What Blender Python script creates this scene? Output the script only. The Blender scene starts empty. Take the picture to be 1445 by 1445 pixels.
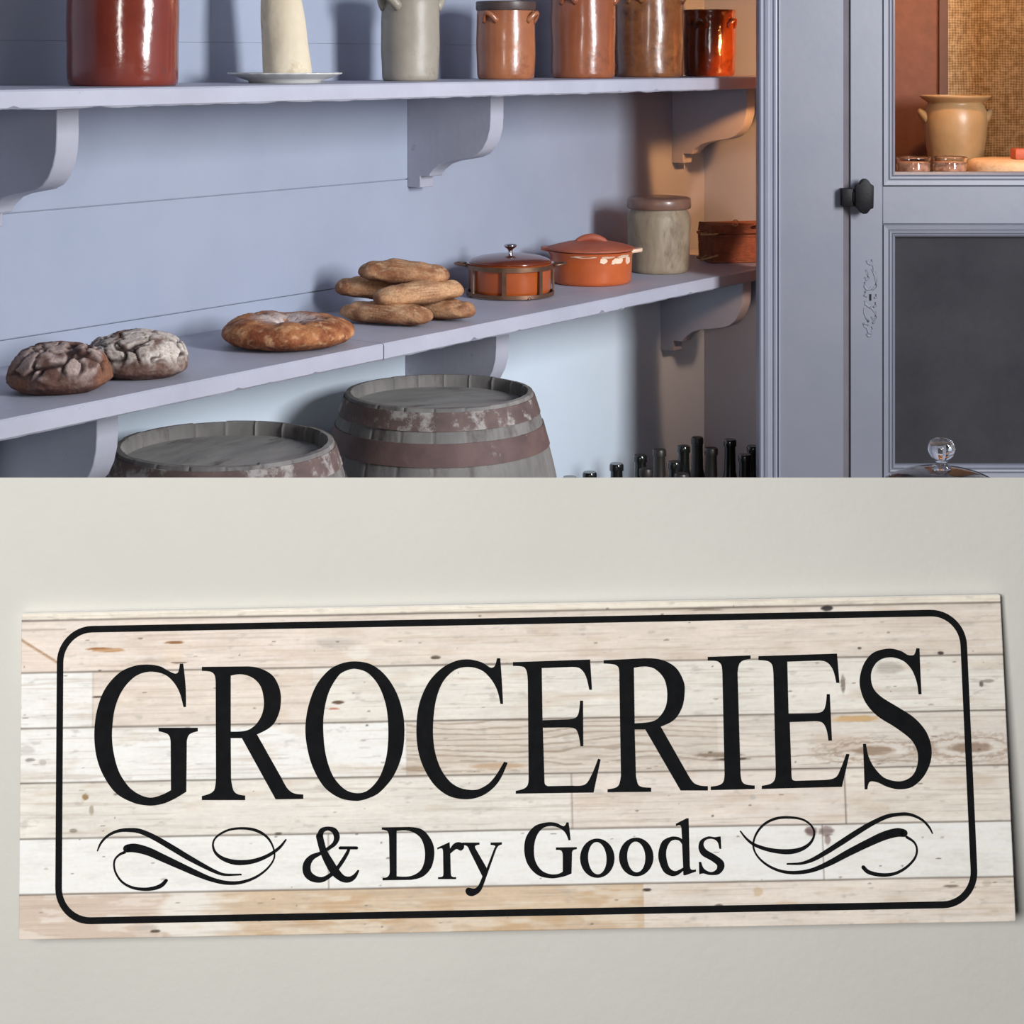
import bpy, bmesh, math, random
import numpy as np
from mathutils import Vector, Matrix, noise, Euler
random.seed(4)
C = bpy.context.scene.collection
sc = bpy.context.scene
# ------------------------------------------------------------------ camera, world, lights, exposure
EYE = 1.27
cam = bpy.data.objects.new('camera', bpy.data.cameras.new('camera')); C.objects.link(cam); sc.camera = cam
cam.location = (0, 0, EYE); cam.rotation_euler = (math.radians(90), 0, 0)
cam.data.sensor_width = 36; cam.data.lens = 36*2500/1445
cam.data.shift_x = 0.5/1445; cam.data.shift_y = -(722.5-83)/1445
cam.data.clip_start = 0.05; cam.data.clip_end = 60
sc.view_settings.view_transform = 'Standard'; sc.view_settings.look = 'None'
sc.view_settings.gamma = 1; sc.view_settings.exposure = 0.0
w = bpy.data.worlds.new('world'); sc.world = w; w.use_nodes = True
w.node_tree.nodes['Background'].inputs[0].default_value = (0.75, 0.82, 1.0, 1)
w.node_tree.nodes['Background'].inputs[1].default_value = 0.03
def area(name, loc, target, sx, sy, power, col):
    l = bpy.data.lights.new(name, 'AREA'); l.shape = 'RECTANGLE'; l.size = sx; l.size_y = sy; l.energy = power; l.color = col
    o = bpy.data.objects.new(name, l); C.objects.link(o); o.location = loc
    o.rotation_euler = (Vector(target)-Vector(loc)).to_track_quat('-Z', 'Y').to_euler(); return o
def point(name, loc, power, col, r):
    l = bpy.data.lights.new(name, 'POINT'); l.energy = power; l.color = col; l.shadow_soft_size = r
    o = bpy.data.objects.new(name, l); C.objects.link(o); o.location = loc; return o
area('window_daylight', (1.95, 1.68, EYE+.34), (-.1, 3.8, EYE-.34), .52, 1.0, 98, (.97, .98, 1.0))
area('sign_fill_light', (-.28, -.28, EYE+.08), (.03, .73, EYE-.32), .30, .30, 11.9, (1.0, .98, .95))  # added fill beside the camera, brightens the front wall and its sign
def spot(name, loc, target, power, col, size, blend, r):
    l = bpy.data.lights.new(name, 'SPOT'); l.energy = power; l.color = col; l.shadow_soft_size = r; l.spot_size = math.radians(size); l.spot_blend = blend
    o = bpy.data.objects.new(name, l); C.objects.link(o); o.location = loc
    o.rotation_euler = (Vector(target)-Vector(loc)).to_track_quat('-Z', 'Y').to_euler(); return o
spot('alcove_lamp_light', (.80, 4.29, EYE+.04), (.82, 4.89, EYE-.10), 24.0, (1.0, .42, .13), 92, .12, .02)
spot('alcove_low_fill_light', (.78, 4.29, EYE-.43), (.90, 4.89, EYE-.68), 5.5, (1.0, .62, .42), 92, .12, .02)  # added warm fill for the lower alcove, not a second lamp
point('cupboard_lamp_light', (1.09, 4.27, EYE+.29), 10.0, (1.0, .56, .24), .02)

# ------------------------------------------------------------------ helpers
def srgb(r, g, b):
    f = lambda c: (c/255/12.92) if c/255 <= .04045 else ((c/255+.055)/1.055)**2.4
    return (f(r), f(g), f(b), 1)
def newmat(name):
    m = bpy.data.materials.new(name); m.use_nodes = True
    return m, m.node_tree, m.node_tree.nodes['Principled BSDF']
def mat(name, c1, c2=None, rough=.6, scale=20, detail=6, lo=.35, hi=.65, stretch=(1, 1, 1), bump=0, bscale=None, c3=None, s3=6, lo3=.55, hi3=.7, metal=0, coat=0, spec=.5, dist=0):
    m, nt, P = newmat(name); N = nt.nodes; L = nt.links
    P.inputs['Roughness'].default_value = rough; P.inputs['Metallic'].default_value = metal
    P.inputs['Coat Weight'].default_value = coat; P.inputs['Coat Roughness'].default_value = .12
    P.inputs['Specular IOR Level'].default_value = spec
    if c2 is None: P.inputs['Base Color'].default_value = srgb(*c1)
    tc = N.new('ShaderNodeTexCoord'); mp = N.new('ShaderNodeMapping'); mp.inputs['Scale'].default_value = stretch
    L.new(tc.outputs['Object'], mp.inputs[0])
    if c2 is not None:
        nz = N.new('ShaderNodeTexNoise'); nz.inputs['Scale'].default_value = scale; nz.inputs['Detail'].default_value = detail
        nz.inputs['Roughness'].default_value = .6; nz.inputs['Distortion'].default_value = dist
        L.new(mp.outputs[0], nz.inputs['Vector'])
        cr = N.new('ShaderNodeValToRGB'); cr.color_ramp.elements[0].position = lo; cr.color_ramp.elements[1].position = hi
        cr.color_ramp.elements[0].color = srgb(*c1); cr.color_ramp.elements[1].color = srgb(*c2)
        L.new(nz.outputs['Fac'], cr.inputs[0]); out = cr.outputs[0]
        if c3 is not None:
            n2 = N.new('ShaderNodeTexNoise'); n2.inputs['Scale'].default_value = s3; n2.inputs['Detail'].default_value = 8
            n2.inputs['Roughness'].default_value = .7; L.new(mp.outputs[0], n2.inputs['Vector'])
            r2 = N.new('ShaderNodeValToRGB'); r2.color_ramp.elements[0].position = lo3; r2.color_ramp.elements[1].position = hi3
            L.new(n2.outputs['Fac'], r2.inputs[0])
            mx = N.new('ShaderNodeMix'); mx.data_type = 'RGBA'; L.new(r2.outputs[0], mx.inputs[0]); L.new(out, mx.inputs[6]); mx.inputs[7].default_value = srgb(*c3)
            out = mx.outputs[2]
        L.new(out, P.inputs['Base Color'])
    if bump:
        nb = N.new('ShaderNodeTexNoise'); nb.inputs['Scale'].default_value = bscale or scale*3; nb.inputs['Detail'].default_value = 8
        L.new(mp.outputs[0], nb.inputs['Vector'])
        b = N.new('ShaderNodeBump'); b.inputs['Strength'].default_value = 1; b.inputs['Distance'].default_value = bump
        L.new(nb.outputs['Fac'], b.inputs['Height']); L.new(b.outputs[0], P.inputs['Normal'])
    return m
def colmat(name, rough=.85, nscale=160, amt=.25, bump=.0006, spec=.3):
    m, nt, P = newmat(name); N = nt.nodes; L = nt.links
    P.inputs['Roughness'].default_value = rough; P.inputs['Specular IOR Level'].default_value = spec
    at = N.new('ShaderNodeAttribute'); at.attribute_name = 'Col'
    tc = N.new('ShaderNodeTexCoord'); nz = N.new('ShaderNodeTexNoise'); nz.inputs['Scale'].default_value = nscale; nz.inputs['Detail'].default_value = 6
    L.new(tc.outputs['Object'], nz.inputs['Vector'])
    mr = N.new('ShaderNodeMapRange'); mr.inputs[1].default_value = .3; mr.inputs[2].default_value = .7; mr.inputs[3].default_value = 1-amt; mr.inputs[4].default_value = 1+amt*.6
    L.new(nz.outputs['Fac'], mr.inputs[0])
    mx = N.new('ShaderNodeVectorMath'); mx.operation = 'SCALE'; L.new(at.outputs['Color'], mx.inputs[0]); L.new(mr.outputs[0], mx.inputs['Scale'])
    L.new(mx.outputs[0], P.inputs['Base Color'])
    if bump:
        b = N.new('ShaderNodeBump'); b.inputs['Distance'].default_value = bump; L.new(nz.outputs['Fac'], b.inputs['Height']); L.new(b.outputs[0], P.inputs['Normal'])
    return m

class MB:
    def __init__(s): s.bm = bmesh.new()
    def box(s, x0, x1, y0, y1, z0, z1, M=None):
        vs = [s.bm.verts.new(v) for v in ((x0,y0,z0),(x1,y0,z0),(x1,y1,z0),(x0,y1,z0),(x0,y0,z1),(x1,y0,z1),(x1,y1,z1),(x0,y1,z1))]
        if M is not None:
            for v in vs: v.co = M @ v.co
        for f in ((3,2,1,0),(4,5,6,7),(0,1,5,4),(1,2,6,5),(2,3,7,6),(3,0,4,7)): s.bm.faces.new([vs[i] for i in f])
        return s
    def prism(s, pts, f0, f1):      # pts 2D, f0/f1 map (a,b)->3D for both ends
        A = [s.bm.verts.new(f0(*p)) for p in pts]; B = [s.bm.verts.new(f1(*p)) for p in pts]; n = len(pts)
        s.bm.faces.new(A[::-1]); s.bm.faces.new(B)
        for i in range(n): s.bm.faces.new((A[i], A[(i+1) % n], B[(i+1) % n], B[i]))
        return s
    def lathe(s, prof, seg=64, fn=None, c=(0, 0, 0), sx=1, sy=1):
        rings = []
        for r, z in prof:
            if r < 1e-5: rings.append([s.bm.verts.new((c[0], c[1], c[2]+z))]); continue
            ring = []
            for k in range(seg):
                a = 2*math.pi*k/seg; rr, zz = (r, z) if fn is None else fn(r, z, a)
                ring.append(s.bm.verts.new((c[0]+rr*math.cos(a)*sx, c[1]+rr*math.sin(a)*sy, c[2]+zz)))
            rings.append(ring)
        for A, B in zip(rings, rings[1:]):
            for k in range(seg):
                k2 = (k+1) % seg
                if len(A) == 1 and len(B) == 1: break
                if len(A) == 1: s.bm.faces.new((A[0], B[k2], B[k]))
                elif len(B) == 1: s.bm.faces.new((A[k], A[k2], B[0]))
                else: s.bm.faces.new((A[k], A[k2], B[k2], B[k]))
        return s
    def tube(s, pts, r, seg=10, closed=False, flat=1.0):
        P = [Vector(p) for p in pts]; n = len(P); R = r if isinstance(r, (list, tuple)) else [r]*n; rings = []
        up = Vector((0, 0, 1))
        for i in range(n):
            t = (P[(i+1) % n]-P[i-1]) if closed else (P[min(i+1, n-1)]-P[max(i-1, 0)])
            t.normalize(); a = t.cross(up)
            if a.length < 1e-3: a = t.cross(Vector((1, 0, 0)))
            a.normalize(); b = a.cross(t)
            rings.append([s.bm.verts.new(P[i]+(a*math.cos(2*math.pi*k/seg)+b*math.sin(2*math.pi*k/seg)*flat)*R[i]) for k in range(seg)])
        for i in range(n if closed else n-1):
            A = rings[i]; B = rings[(i+1) % n]
            for k in range(seg): s.bm.faces.new((A[k], A[(k+1) % seg], B[(k+1) % seg], B[k]))
        if not closed: s.bm.faces.new(rings[0][::-1]); s.bm.faces.new(rings[-1])
        return s
    def sphere(s, c, rx, ry, rz, sub=3):
        r = bmesh.ops.create_icosphere(s.bm, subdivisions=sub, radius=1)
        for v in r['verts']: v.co = Vector((c[0]+v.co.x*rx, c[1]+v.co.y*ry, c[2]+v.co.z*rz))
        return s
    def build(s, name, m=None, parent=None, smooth=False, bevel=0, bseg=2, angle=None):
        bmesh.ops.recalc_face_normals(s.bm, faces=s.bm.faces)
        if bevel:
            es = [e for e in s.bm.edges if len(e.link_faces) == 2 and e.calc_face_angle(0) > .6]
            bmesh.ops.bevel(s.bm, geom=es, offset=bevel, segments=bseg, profile=.5, affect='EDGES')
        me = bpy.data.meshes.new(name); s.bm.to_mesh(me); s.bm.free()
        if smooth or bevel:
            me.polygons.foreach_set('use_smooth', [True]*len(me.polygons))
            if angle or bevel: me.set_sharp_from_angle(angle=math.radians(angle or 40))
        o = bpy.data.objects.new(name, me); C.objects.link(o)
        if m: me.materials.append(m)
        if parent: o.parent = parent
        return o
def tag(o, label=None, cat=None, group=None, kind=None):
    if label: o['label'] = label
    if cat: o['category'] = cat
    if group: o['group'] = group
    if kind: o['kind'] = kind
    return o
def thing(name, loc, label, cat, group=None, rz=0):
    o = bpy.data.objects.new(name, None); C.objects.link(o); o.location = loc; o.rotation_euler = (0, 0, rz); o.empty_display_size = .05
    return tag(o, label, cat, group)
# the shelf wall runs away to the right: t along it, s out from it, z up
AX, BX, DW = .5903, .8072, 2.5
WALLROT = math.atan2(BX, AX)
def W(t, s, z=0): return Vector((-BX*(DW-s)+AX*t, AX*(DW-s)+BX*t, z))
def wm(t, s, z):    # local frame: x along wall, -y out from wall
    return Matrix.Translation(W(t, s, z)) @ Matrix.Rotation(WALLROT, 4, 'Z')
Z_LOW = EYE-.5283; Z_UP = EYE-.0456      # shelf tops

# ------------------------------------------------------------------ materials of the room
PAINT = mat('blue_grey_paint', (156, 165, 184), (164, 172, 190), rough=.55, scale=3, detail=8, bump=.0005, bscale=60, spec=.35)
PAINTS = mat('shelf_paint', (168, 169, 182), (178, 179, 192), rough=.5, scale=6, detail=8, c3=(136, 138, 150), s3=22, lo3=.66, hi3=.74, bump=.0006, bscale=70, spec=.35)
PAINTD = mat('door_paint', (122, 124, 136), (129, 130, 141), rough=.45, scale=4, detail=8, bump=.0003, bscale=50)
LOWLIT = mat('lower_wall_painted_light', (224, 238, 252), (229, 242, 254), rough=.6, scale=3, bump=.0004, bscale=40)  # bright patch of light below the lower shelf, put into a paler wall colour
GAPMAT = mat('gap_grey', (104, 98, 104), (112, 106, 112), rough=.8, scale=10)
FLOOR = mat('floor_boards', (70, 60, 52), (86, 74, 62), rough=.7, scale=8, stretch=(1, 8, 1))
FRONT = mat('plaster_off_white', (214, 213, 207), (222, 221, 215), rough=.85, scale=7, detail=10, lo=.3, hi=.7, bump=.0002, bscale=240, spec=.2)

# ------------------------------------------------------------------ structure
def struct(o): o['kind'] = 'structure'; return o
H_A, H_B = EYE-.266, EYE-.483
T0, T1 = -1.2, 4.335
def wallboard(t0, t1, z0, z1, m=MB): pass
mb = MB(); M0 = Matrix.Translation(W(0, 0, 0)) @ Matrix.Rotation(WALLROT, 4, 'Z')
G = .0012
G = .0011
mb.box(T0, 3.045, 0, .03, Z_LOW-.06, H_B-G, M0); mb.box(T0, 3.045, 0, .03, H_B+G, H_A-G, M0); mb.box(T0, 3.045, 0, .03, H_A+G, EYE+.0317, M0)
mb.box(3.045, T1, 0, .03, Z_LOW-.06, EYE+.0317, M0); mb.box(T0, T1, 0, .03, EYE+.0323, 2.45, M0)
mb.box(T0, T1, .006, .05, Z_LOW-.08, 2.45, M0)
struct(mb.build('wall_left', PAINT))
mb = MB(); mb.box(T0, T1, 0, .05, 0, Z_LOW-.0605, M0); o = struct(mb.build('wall_left_lower', LOWLIT)); o.name = 'wall_left.001'
# end wall of the alcove, square to the shelf wall
M1 = Matrix.Translation(W(T1, 0, 0)) @ Matrix.Rotation(WALLROT-math.pi/2, 4, 'Z')
mb = MB(); mb.box(0, .44, 0, .05, 0, 2.45, M1); struct(mb.build('wall_end', PAINT))
mb = MB(); mb.box(-2.9, 2.6, -1.6, 5.6, -.05, 0); struct(mb.build('floor', FLOOR))
mb = MB(); mb.box(-2.9, 2.6, .9, 5.6, 2.45, 2.5); struct(mb.build('ceiling', PAINT))
# low plastered wall in front, its top cut sloping away from the room
YF = .7315; ZT = EYE-.1729
mb = MB()
mb.prism([(YF, 0), (YF+.07, 0), (YF+.07, ZT-.07*.36), (YF, ZT)], lambda a, b: (-1.3, a, b), lambda a, b: (1.05, a, b))
struct(mb.build('wall_front', FRONT))
# partition that carries the cupboard door
YD = 4.15; PX = YD/2500
fx = lambda px: (px-722)*PX
fz = lambda py: EYE-(py-83)*PX
mb = MB(); mb.box(fx(1098), fx(1190), YD, YD+.05, 0, 2.45); mb.box(fx(1600), 2.5, YD, YD+.05, 0, 2.45); mb.box(fx(1190), fx(1600), YD, YD+.05, fz(-420), 2.45)
struct(mb.build('wall_right', PAINTD))
mb = MB(); mb.box(fx(1186), fx(1203), YD+.007, YD+.05, 0, fz(-420)); struct(mb.build('trim_2', GAPMAT))
# beaded casing at the open edge of the alcove
prof = [(1071, .05), (1071, -.004), (1073, -.008), (1076, -.008), (1077.5, -.002), (1079, -.006), (1083, -.009), (1086, -.009), (1088, -.003), (1090, -.001), (1091.5, -.006), (1094, -.008), (1096, -.0075), (1097.5, -.001), (1098.5, -.008), (1100.5, -.008), (1101, 0), (1101, .05)]
mb = MB(); mb.prism([(fx(a), YD+b) for a, b in prof], lambda a, b: (a, b, 0), lambda a, b: (a, b, 2.45)); struct(mb.build('trim_1', mat('casing_paint', (148, 150, 164), (154, 156, 169), rough=.4, scale=4)))
# wall with the window the daylight comes through (right of the view)
mb = MB()
for (y0, y1, z0, z1) in ((.2, .75, 0, 2.45), (2.3, YD, 0, 2.45), (.75, 2.3, 0, 1.1), (.75, 2.3, 2.4, 2.45)): mb.box(2.42, 2.5, y0, y1, z0, z1)
struct(mb.build('wall_window', PAINT))
mb = MB()
for (y0, y1, z0, z1) in ((.75, .8, 1.1, 2.4), (2.25, 2.3, 1.1, 2.4), (.75, 2.3, 1.1, 1.15), (.75, 2.3, 2.35, 2.4), (1.5, 1.55, 1.15, 2.35), (.8, 2.25, 1.73, 1.76)): mb.box(2.44, 2.48, y0, y1, z0, z1)
struct(mb.build('window_1', PAINTS))

# ------------------------------------------------------------------ shelves with brackets
def shelf_board(t0, t1, z, depth, th, seed, m, parent, name='board'):
    # a plank with a slightly worn, wavering front edge
    mb = MB(); n = int((t1-t0)/.006); prof = []
    rows = []
    for i in range(n+1):
        t = t0+(t1-t0)*i/n
        w1 = noise.fractal(Vector((t*9, seed, 0)), 1, 2, 4)*.0016; w2 = noise.fractal(Vector((t*14, seed, 7)), .8, 2, 5)*.0024
        ch = max(0, noise.noise(Vector((t*26, seed, 3)))-.42)*.02
        e = .003
        pts = [(0, 0), (depth-e+w1, 0), (depth+w1, -e), (depth+w1*.5, -th+e+ch), (depth-e-ch, -th+w2*.8), (0, -th)]
        rows.append([mb.bm.verts.new((t, -a, b)) for a, b in pts])
    k = len(rows[0])
    for A, B in zip(rows, rows[1:]):
        for j in range(k): mb.bm.faces.new((A[j], A[(j+1) % k], B[(j+1) % k], B[j]))
    mb.bm.faces.new(rows[0]); mb.bm.faces.new(rows[-1][::-1])
    return mb.build(name, m, parent, smooth=True, angle=30)
BR = [(0, 0), (.231, 0), (.231, .05), (.229, .075), (.222, .098), (.210, .118), (.195, .131), (.175, .139), (.145, .144), (.115, .149), (.092, .156), (.074, .168), (.064, .178), (.063, .183), (.037, .183), (.036, .186), (.036, .209), (0, .209)]
def bracket(t, th, m, parent, w_=.046, k=1.0):
    mb = MB(); mb.prism(BR, lambda a, b: (t, -a*k, -th-b*k), lambda a, b: (t+w_, -a*k, -th-b*k))
    return mb.build('bracket', m, parent, bevel=.0012, bseg=1)
sh = thing('wall_shelf', W(0, 0, Z_UP), 'upper painted shelf on three scrolled brackets, carrying the crocks', 'shelf', rz=WALLROT)
shelf_board(.7, 3.205, 0, .368, .030, 1.0, PAINTS, sh); shelf_board(3.206, T1, .002, .366, .030, 5.0, PAINTS, sh)
for t in (1.865, 3.028, 4.159): bracket(t, .029, PAINTS, sh)
sl = thing('wall_shelf.001', W(0, 0, Z_LOW), 'lower painted shelf with worn front edge, carrying bread and casseroles', 'shelf', rz=WALLROT)
shelf_board(.7, 2.512, 0, .368, .031, 11.0, PAINTS, sl); shelf_board(2.5135, 3.34, .0, .369, .031, 14.0, PAINTS, sl); shelf_board(3.341, T1, .001, .366, .030, 18.0, PAINTS, sl)
for t in (1.93, 3.02, 4.10): bracket(t, .030, PAINTS, sl, k=1.09)

# ------------------------------------------------------------------ cupboard with its door
BROWNB = mat('brown_board', (106, 66, 50), (118, 74, 56), rough=.8, scale=30, bump=.0004)
BURLAP, nt, P = newmat('burlap_cloth'); P.inputs['Roughness'].default_value = .95; P.inputs['Specular IOR Level'].default_value = .1
N = nt.nodes; L = nt.links; tc = N.new('ShaderNodeTexCoord')
wv = N.new('ShaderNodeTexWave'); wv.bands_direction = 'X'; wv.inputs['Scale'].default_value = 42; wv.inputs['Distortion'].default_value = 3; wv.inputs['Detail'].default_value = 3; wv.inputs['Detail Scale'].default_value = .6
wz = N.new('ShaderNodeTexWave'); wz.bands_direction = 'Z'; wz.inputs['Scale'].default_value = 46; wz.inputs['Distortion'].default_value = 4; wz.inputs['Detail'].default_value = 3; wz.inputs['Detail Scale'].default_value = .6
nz = N.new('ShaderNodeTexNoise'); nz.inputs['Scale'].default_value = 70; nz.inputs['Detail'].default_value = 5
for q in (wv, wz, nz): L.new(tc.outputs['Object'], q.inputs['Vector'])
mu = N.new('ShaderNodeMath'); mu.operation = 'ADD'; L.new(wv.outputs['Fac'], mu.inputs[0]); L.new(wz.outputs['Fac'], mu.inputs[1])
m2 = N.new('ShaderNodeMath'); m2.operation = 'MULTIPLY_ADD'; L.new(mu.outputs[0], m2.inputs[0]); m2.inputs[1].default_value = .24; L.new(nz.outputs['Fac'], m2.inputs[2])
cr = N.new('ShaderNodeValToRGB'); cr.color_ramp.elements[0].position = .5; cr.color_ramp.elements[1].position = 1.0
cr.color_ramp.elements[0].color = srgb(176, 140, 100); cr.color_ramp.elements[1].color = srgb(250, 224, 180)
L.new(m2.outputs[0], cr.inputs[0]); L.new(cr.outputs[0], P.inputs['Base Color'])
bp = N.new('ShaderNodeBump'); bp.inputs['Distance'].default_value = .0015; L.new(m2.outputs[0], bp.inputs['Height']); L.new(bp.outputs[0], P.inputs['Normal'])
GAUZE = mat('dark_gauze', (50, 49, 53), (66, 65, 68), rough=.9, scale=5, detail=9, lo=.3, hi=.75, bump=.0004, bscale=900, spec=.15)
BLACK = mat('black_iron', (12, 12, 15), (20, 19, 23), rough=.5, scale=60, bump=.0003, spec=.2)
SHELFWOOD = mat('cupboard_shelf_wood', (140, 108, 80), (156, 120, 90), rough=.7, scale=20)
cb = thing('cupboard', (fx(1380), YD+.3, 0), 'built-in cupboard with blue-grey panelled door, burlap inside and dark gauze below', 'cupboard')
cbm = Matrix.Translation((-fx(1380), -(YD+.3), 0))
def cpart(mb, name, m, parent=cb, **k):
    o = mb.build(name, m, None, **k); o.parent = parent
    if parent is cb: o.matrix_parent_inverse = cbm
    return o
XR = fx(1640)
mb = MB(); mb.box(.866, .886, YD+.052, 4.76, 0, 2.3); cpart(mb, 'side_panel', BROWNB)
mb = MB(); mb.box(XR, XR+.02, YD+.052, 4.76, 0, 2.3); cpart(mb, 'side_panel', BROWNB)
mb = MB(); mb.box(.886, 1.141, 4.74, 4.76, EYE-.312, 2.3); cpart(mb, 'back_panel', BROWNB)
mb = MB(); mb.box(1.141, 1.164, 4.725, 4.76, EYE-.312, 2.3); cpart(mb, 'batten', mat('dark_batten', (92, 66, 58), (100, 72, 62), rough=.8))
mb = MB()
n = 60; rows = []
for i in range(n+1):
    x = 1.164+(XR-1.164)*i/n; rows.append([mb.bm.verts.new((x, 4.75+.004*noise.noise(Vector((x*9, j*.35, 0))), EYE-.312+j*.05)) for j in range(27)])
for A, B in zip(rows, rows[1:]):
    for j in range(26): mb.bm.faces.new((A[j], B[j], B[j+1], A[j+1]))
bmesh.ops.solidify(mb.bm, geom=mb.bm.faces[:], thickness=.003)
cpart(mb, 'burlap_lining', BURLAP, smooth=True)
mb = MB(); mb.box(.886, XR, YD+.06, 4.76, EYE-.332, EYE-.312); cpart(mb, 'shelf', SHELFWOOD)
mb = MB(); mb.box(.886, XR, 4.74, 4.76, 0, EYE-.332); cpart(mb, 'back_panel', BROWNB)
# door
def boxpart(x0, x1, z0, z1, y0=YD, y1=YD+.035): return MB().box(x0, x1, y0, y1, z0, z1)
DX0, DX1 = fx(1200), fx(1590)
OX0, OX1 = fx(1265), fx(1525)         # panel openings
mb = MB()
mb.box(DX0, fx(1245.5), YD, YD+.035, .06, fz(-415)); mb.box(fx(1544.5), DX1, YD, YD+.035, .06, fz(-415))
mb.box(fx(1245.5), fx(1544.5), YD, YD+.035, fz(316), fz(263)); mb.box(fx(1245.5), fx(1544.5), YD, YD+.035, fz(-415), fz(-360)); mb.box(fx(1245.5), fx(1544.5), YD, YD+.035, .06, fz(676))
door = cpart(mb, 'door', PAINTD, bevel=.0015, bseg=1)
def ring_mould(x0, x1, z0, z1, prof, name):     # prof: (inset from outer rectangle, y)
    mb = MB(); R = []
    for d, y in prof: R.append([mb.bm.verts.new(v) for v in ((x0+d, y, z0+d), (x1-d, y, z0+d), (x1-d, y, z1-d), (x0+d, y, z1-d))])
    R.append(R[0])
    for A, B in zip(R, R[1:]):
        for k in range(4): mb.bm.faces.new((A[k], A[(k+1) % 4], B[(k+1) % 4], B[k]))
    return cpart(mb, name, PAINTD, door)
p = PX
mp = [(0, YD+.03), (0, YD+.004), (.8*p, YD+.003), (1.5*p, YD-.003), (8*p, YD-.001), (9*p, YD+.003), (10.5*p, YD+.0), (13*p, YD+.001), (14*p, YD+.006), (15.5*p, YD+.003), (17.5*p, YD+.006), (19*p, YD+.010), (19.5*p, YD+.03)]
ring_mould(fx(1245.3), fx(1544.7), fz(262.5), fz(-360), mp, 'moulding')
mp2 = [(d*.74, y) for d, y in mp]
ring_mould(fx(1245.3), fx(1544.7), fz(676), fz(316), mp, 'moulding')
mb = MB(); mb.box(fx(1258), fx(1530), YD+.022, YD+.027, fz(668), fz(322)); cpart(mb, 'gauze_panel', GAUZE, door)
# black turn latch: keeper on the left, shaped knob plate
mb = MB(); mb.box(fx(1185.5), fx(1202), YD-.03, YD-.0005, fz(290), fz(265)); mb.box(fx(1200), fx(1209), YD-.034, YD-.012, fz(284), fz(269)); lt = cpart(mb, 'latch', BLACK, door, bevel=.0015)
pts = [(1206,258),(1208,258),(1209,256),(1211,253),(1214,251),(1218,251),(1221,253),(1223,256),(1224,258),(1228,260),(1228.5,262),(1228,292),(1224,293),(1222,296),(1219,299.5),(1214,300),(1210,298),(1207,294),(1205.5,292),(1202.5,290),(1202.5,262),(1204,259)]
mb = MB(); mb.prism([(fx(a), fz(b)) for a, b in pts], lambda a, b: (a, YD-.040, b), lambda a, b: (a, YD-.024, b)); mb.sphere((fx(1216), YD-.013, fz(276)), .010, .014, .010); cpart(mb, 'latch_knob', BLACK, door, bevel=.002)
# relief scrollwork round the keyhole
mb = MB()
def scroll(pts, r=.0023):
    mb.tube([(fx(1160+a/5.35), YD-.0009, fz(230+b/5.35)) for a, b in pts], [r*(.6+.8*math.sin(math.pi*(i+.5)/len(pts))) for i in range(len(pts))], seg=8)
scroll([(335,735),(345,755),(360,765),(378,748),(372,728)]); scroll([(380,770),(392,790),(390,810),(405,830),(408,815)])
scroll([(330,805),(340,830),(350,870),(335,885),(322,860)]); scroll([(375,800),(395,840),(410,890),(405,930),(385,955),(362,950)])
scroll([(322,900),(320,930),(335,955),(362,955),(370,935)]); scroll([(325,970),(320,1000),(340,1010)]); scroll([(405,990),(408,1015),(392,1020)])
scroll([(325,1040),(330,1070),(355,1085),(375,1065)]); scroll([(400,1050),(405,1080),(385,1090)]); scroll([(318,1095),(318,1130),(335,1170),(352,1200),(348,1180)], .002)
scroll([(352,1090),(380,1100),(402,1130),(405,1165),(392,1190),(370,1160)]); scroll([(310,1205),(320,1235),(340,1245),(350,1280),(370,1290),(382,1260),(372,1235)], .002); scroll([(310,1220),(330,1210),(350,1225)])
scroll([(335,1290),(350,1308),(372,1305)]); scroll([(380,1210),(395,1200),(390,1180)])
for v in mb.bm.verts: v.co.y = YD-.0002+(v.co.y-(YD-.0009))*.55
cpart(mb, 'keyhole_ornament', PAINTD, door, smooth=True)
mb = MB(); mb.box(fx(1227), fx(1229.4), YD-.0022, YD-.0002, fz(424), fz(415)); cpart(mb, 'keyhole', BLACK, door)

# ------------------------------------------------------------------ things in the cupboard
CLAY = mat('ochre_stoneware', (158, 124, 84), (172, 138, 96), rough=.35, scale=14, bump=.0006, bscale=60, c3=(170, 128, 84), s3=20, lo3=.62, hi3=.75)
ZC = EYE-.312
def lug(mb, R, z, ang, wid, out, h, r, n=12, flat=1.0):
    pts = []
    for i in range(n+1):
        u = i/n; a = ang+(u-.5)*wid
        pts.append(((R-r*.6+out*math.sin(math.pi*u))*math.cos(a), (R-r*.6+out*math.sin(math.pi*u))*math.sin(a), z+h*math.sin(math.pi*u)))
    return mb.tube(pts, [r*(1.25-.35*math.sin(math.pi*i/n)) for i in range(n+1)], seg=10, flat=flat)
def wob(seed, amt=.0012):
    def f(r, z, a): return (r+amt*noise.noise(Vector((math.cos(a)*1.2, math.sin(a)*1.2, z*18+seed))), z)
    return f
def hollow(mb, outer, th=.005, seg=72, fn=None):
    inner = [(max(r-th, .0), z) for r, z in outer[::-1]]
    inner = [q for q in inner if q[1] > outer[0][1]+th]
    mb.lathe([(0, outer[0][1])]+outer+inner+[(0, outer[0][1]+th)], seg, fn)
j = thing('stoneware_jar', (1.137, 4.54, ZC), 'ochre stoneware jar with flared rim inside the lit cupboard', 'jar')
j.scale = (1.06,)*3
mb = MB(); hollow(mb, [(.048,0),(.055,.01),(.066,.06),(.0735,.11),(.076,.145),(.074,.168),(.067,.184),(.064,.188),(.070,.192),(.082,.200),(.085,.204),(.084,.206)], fn=wob(3)); mb.build('body', CLAY, j, smooth=True)
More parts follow.
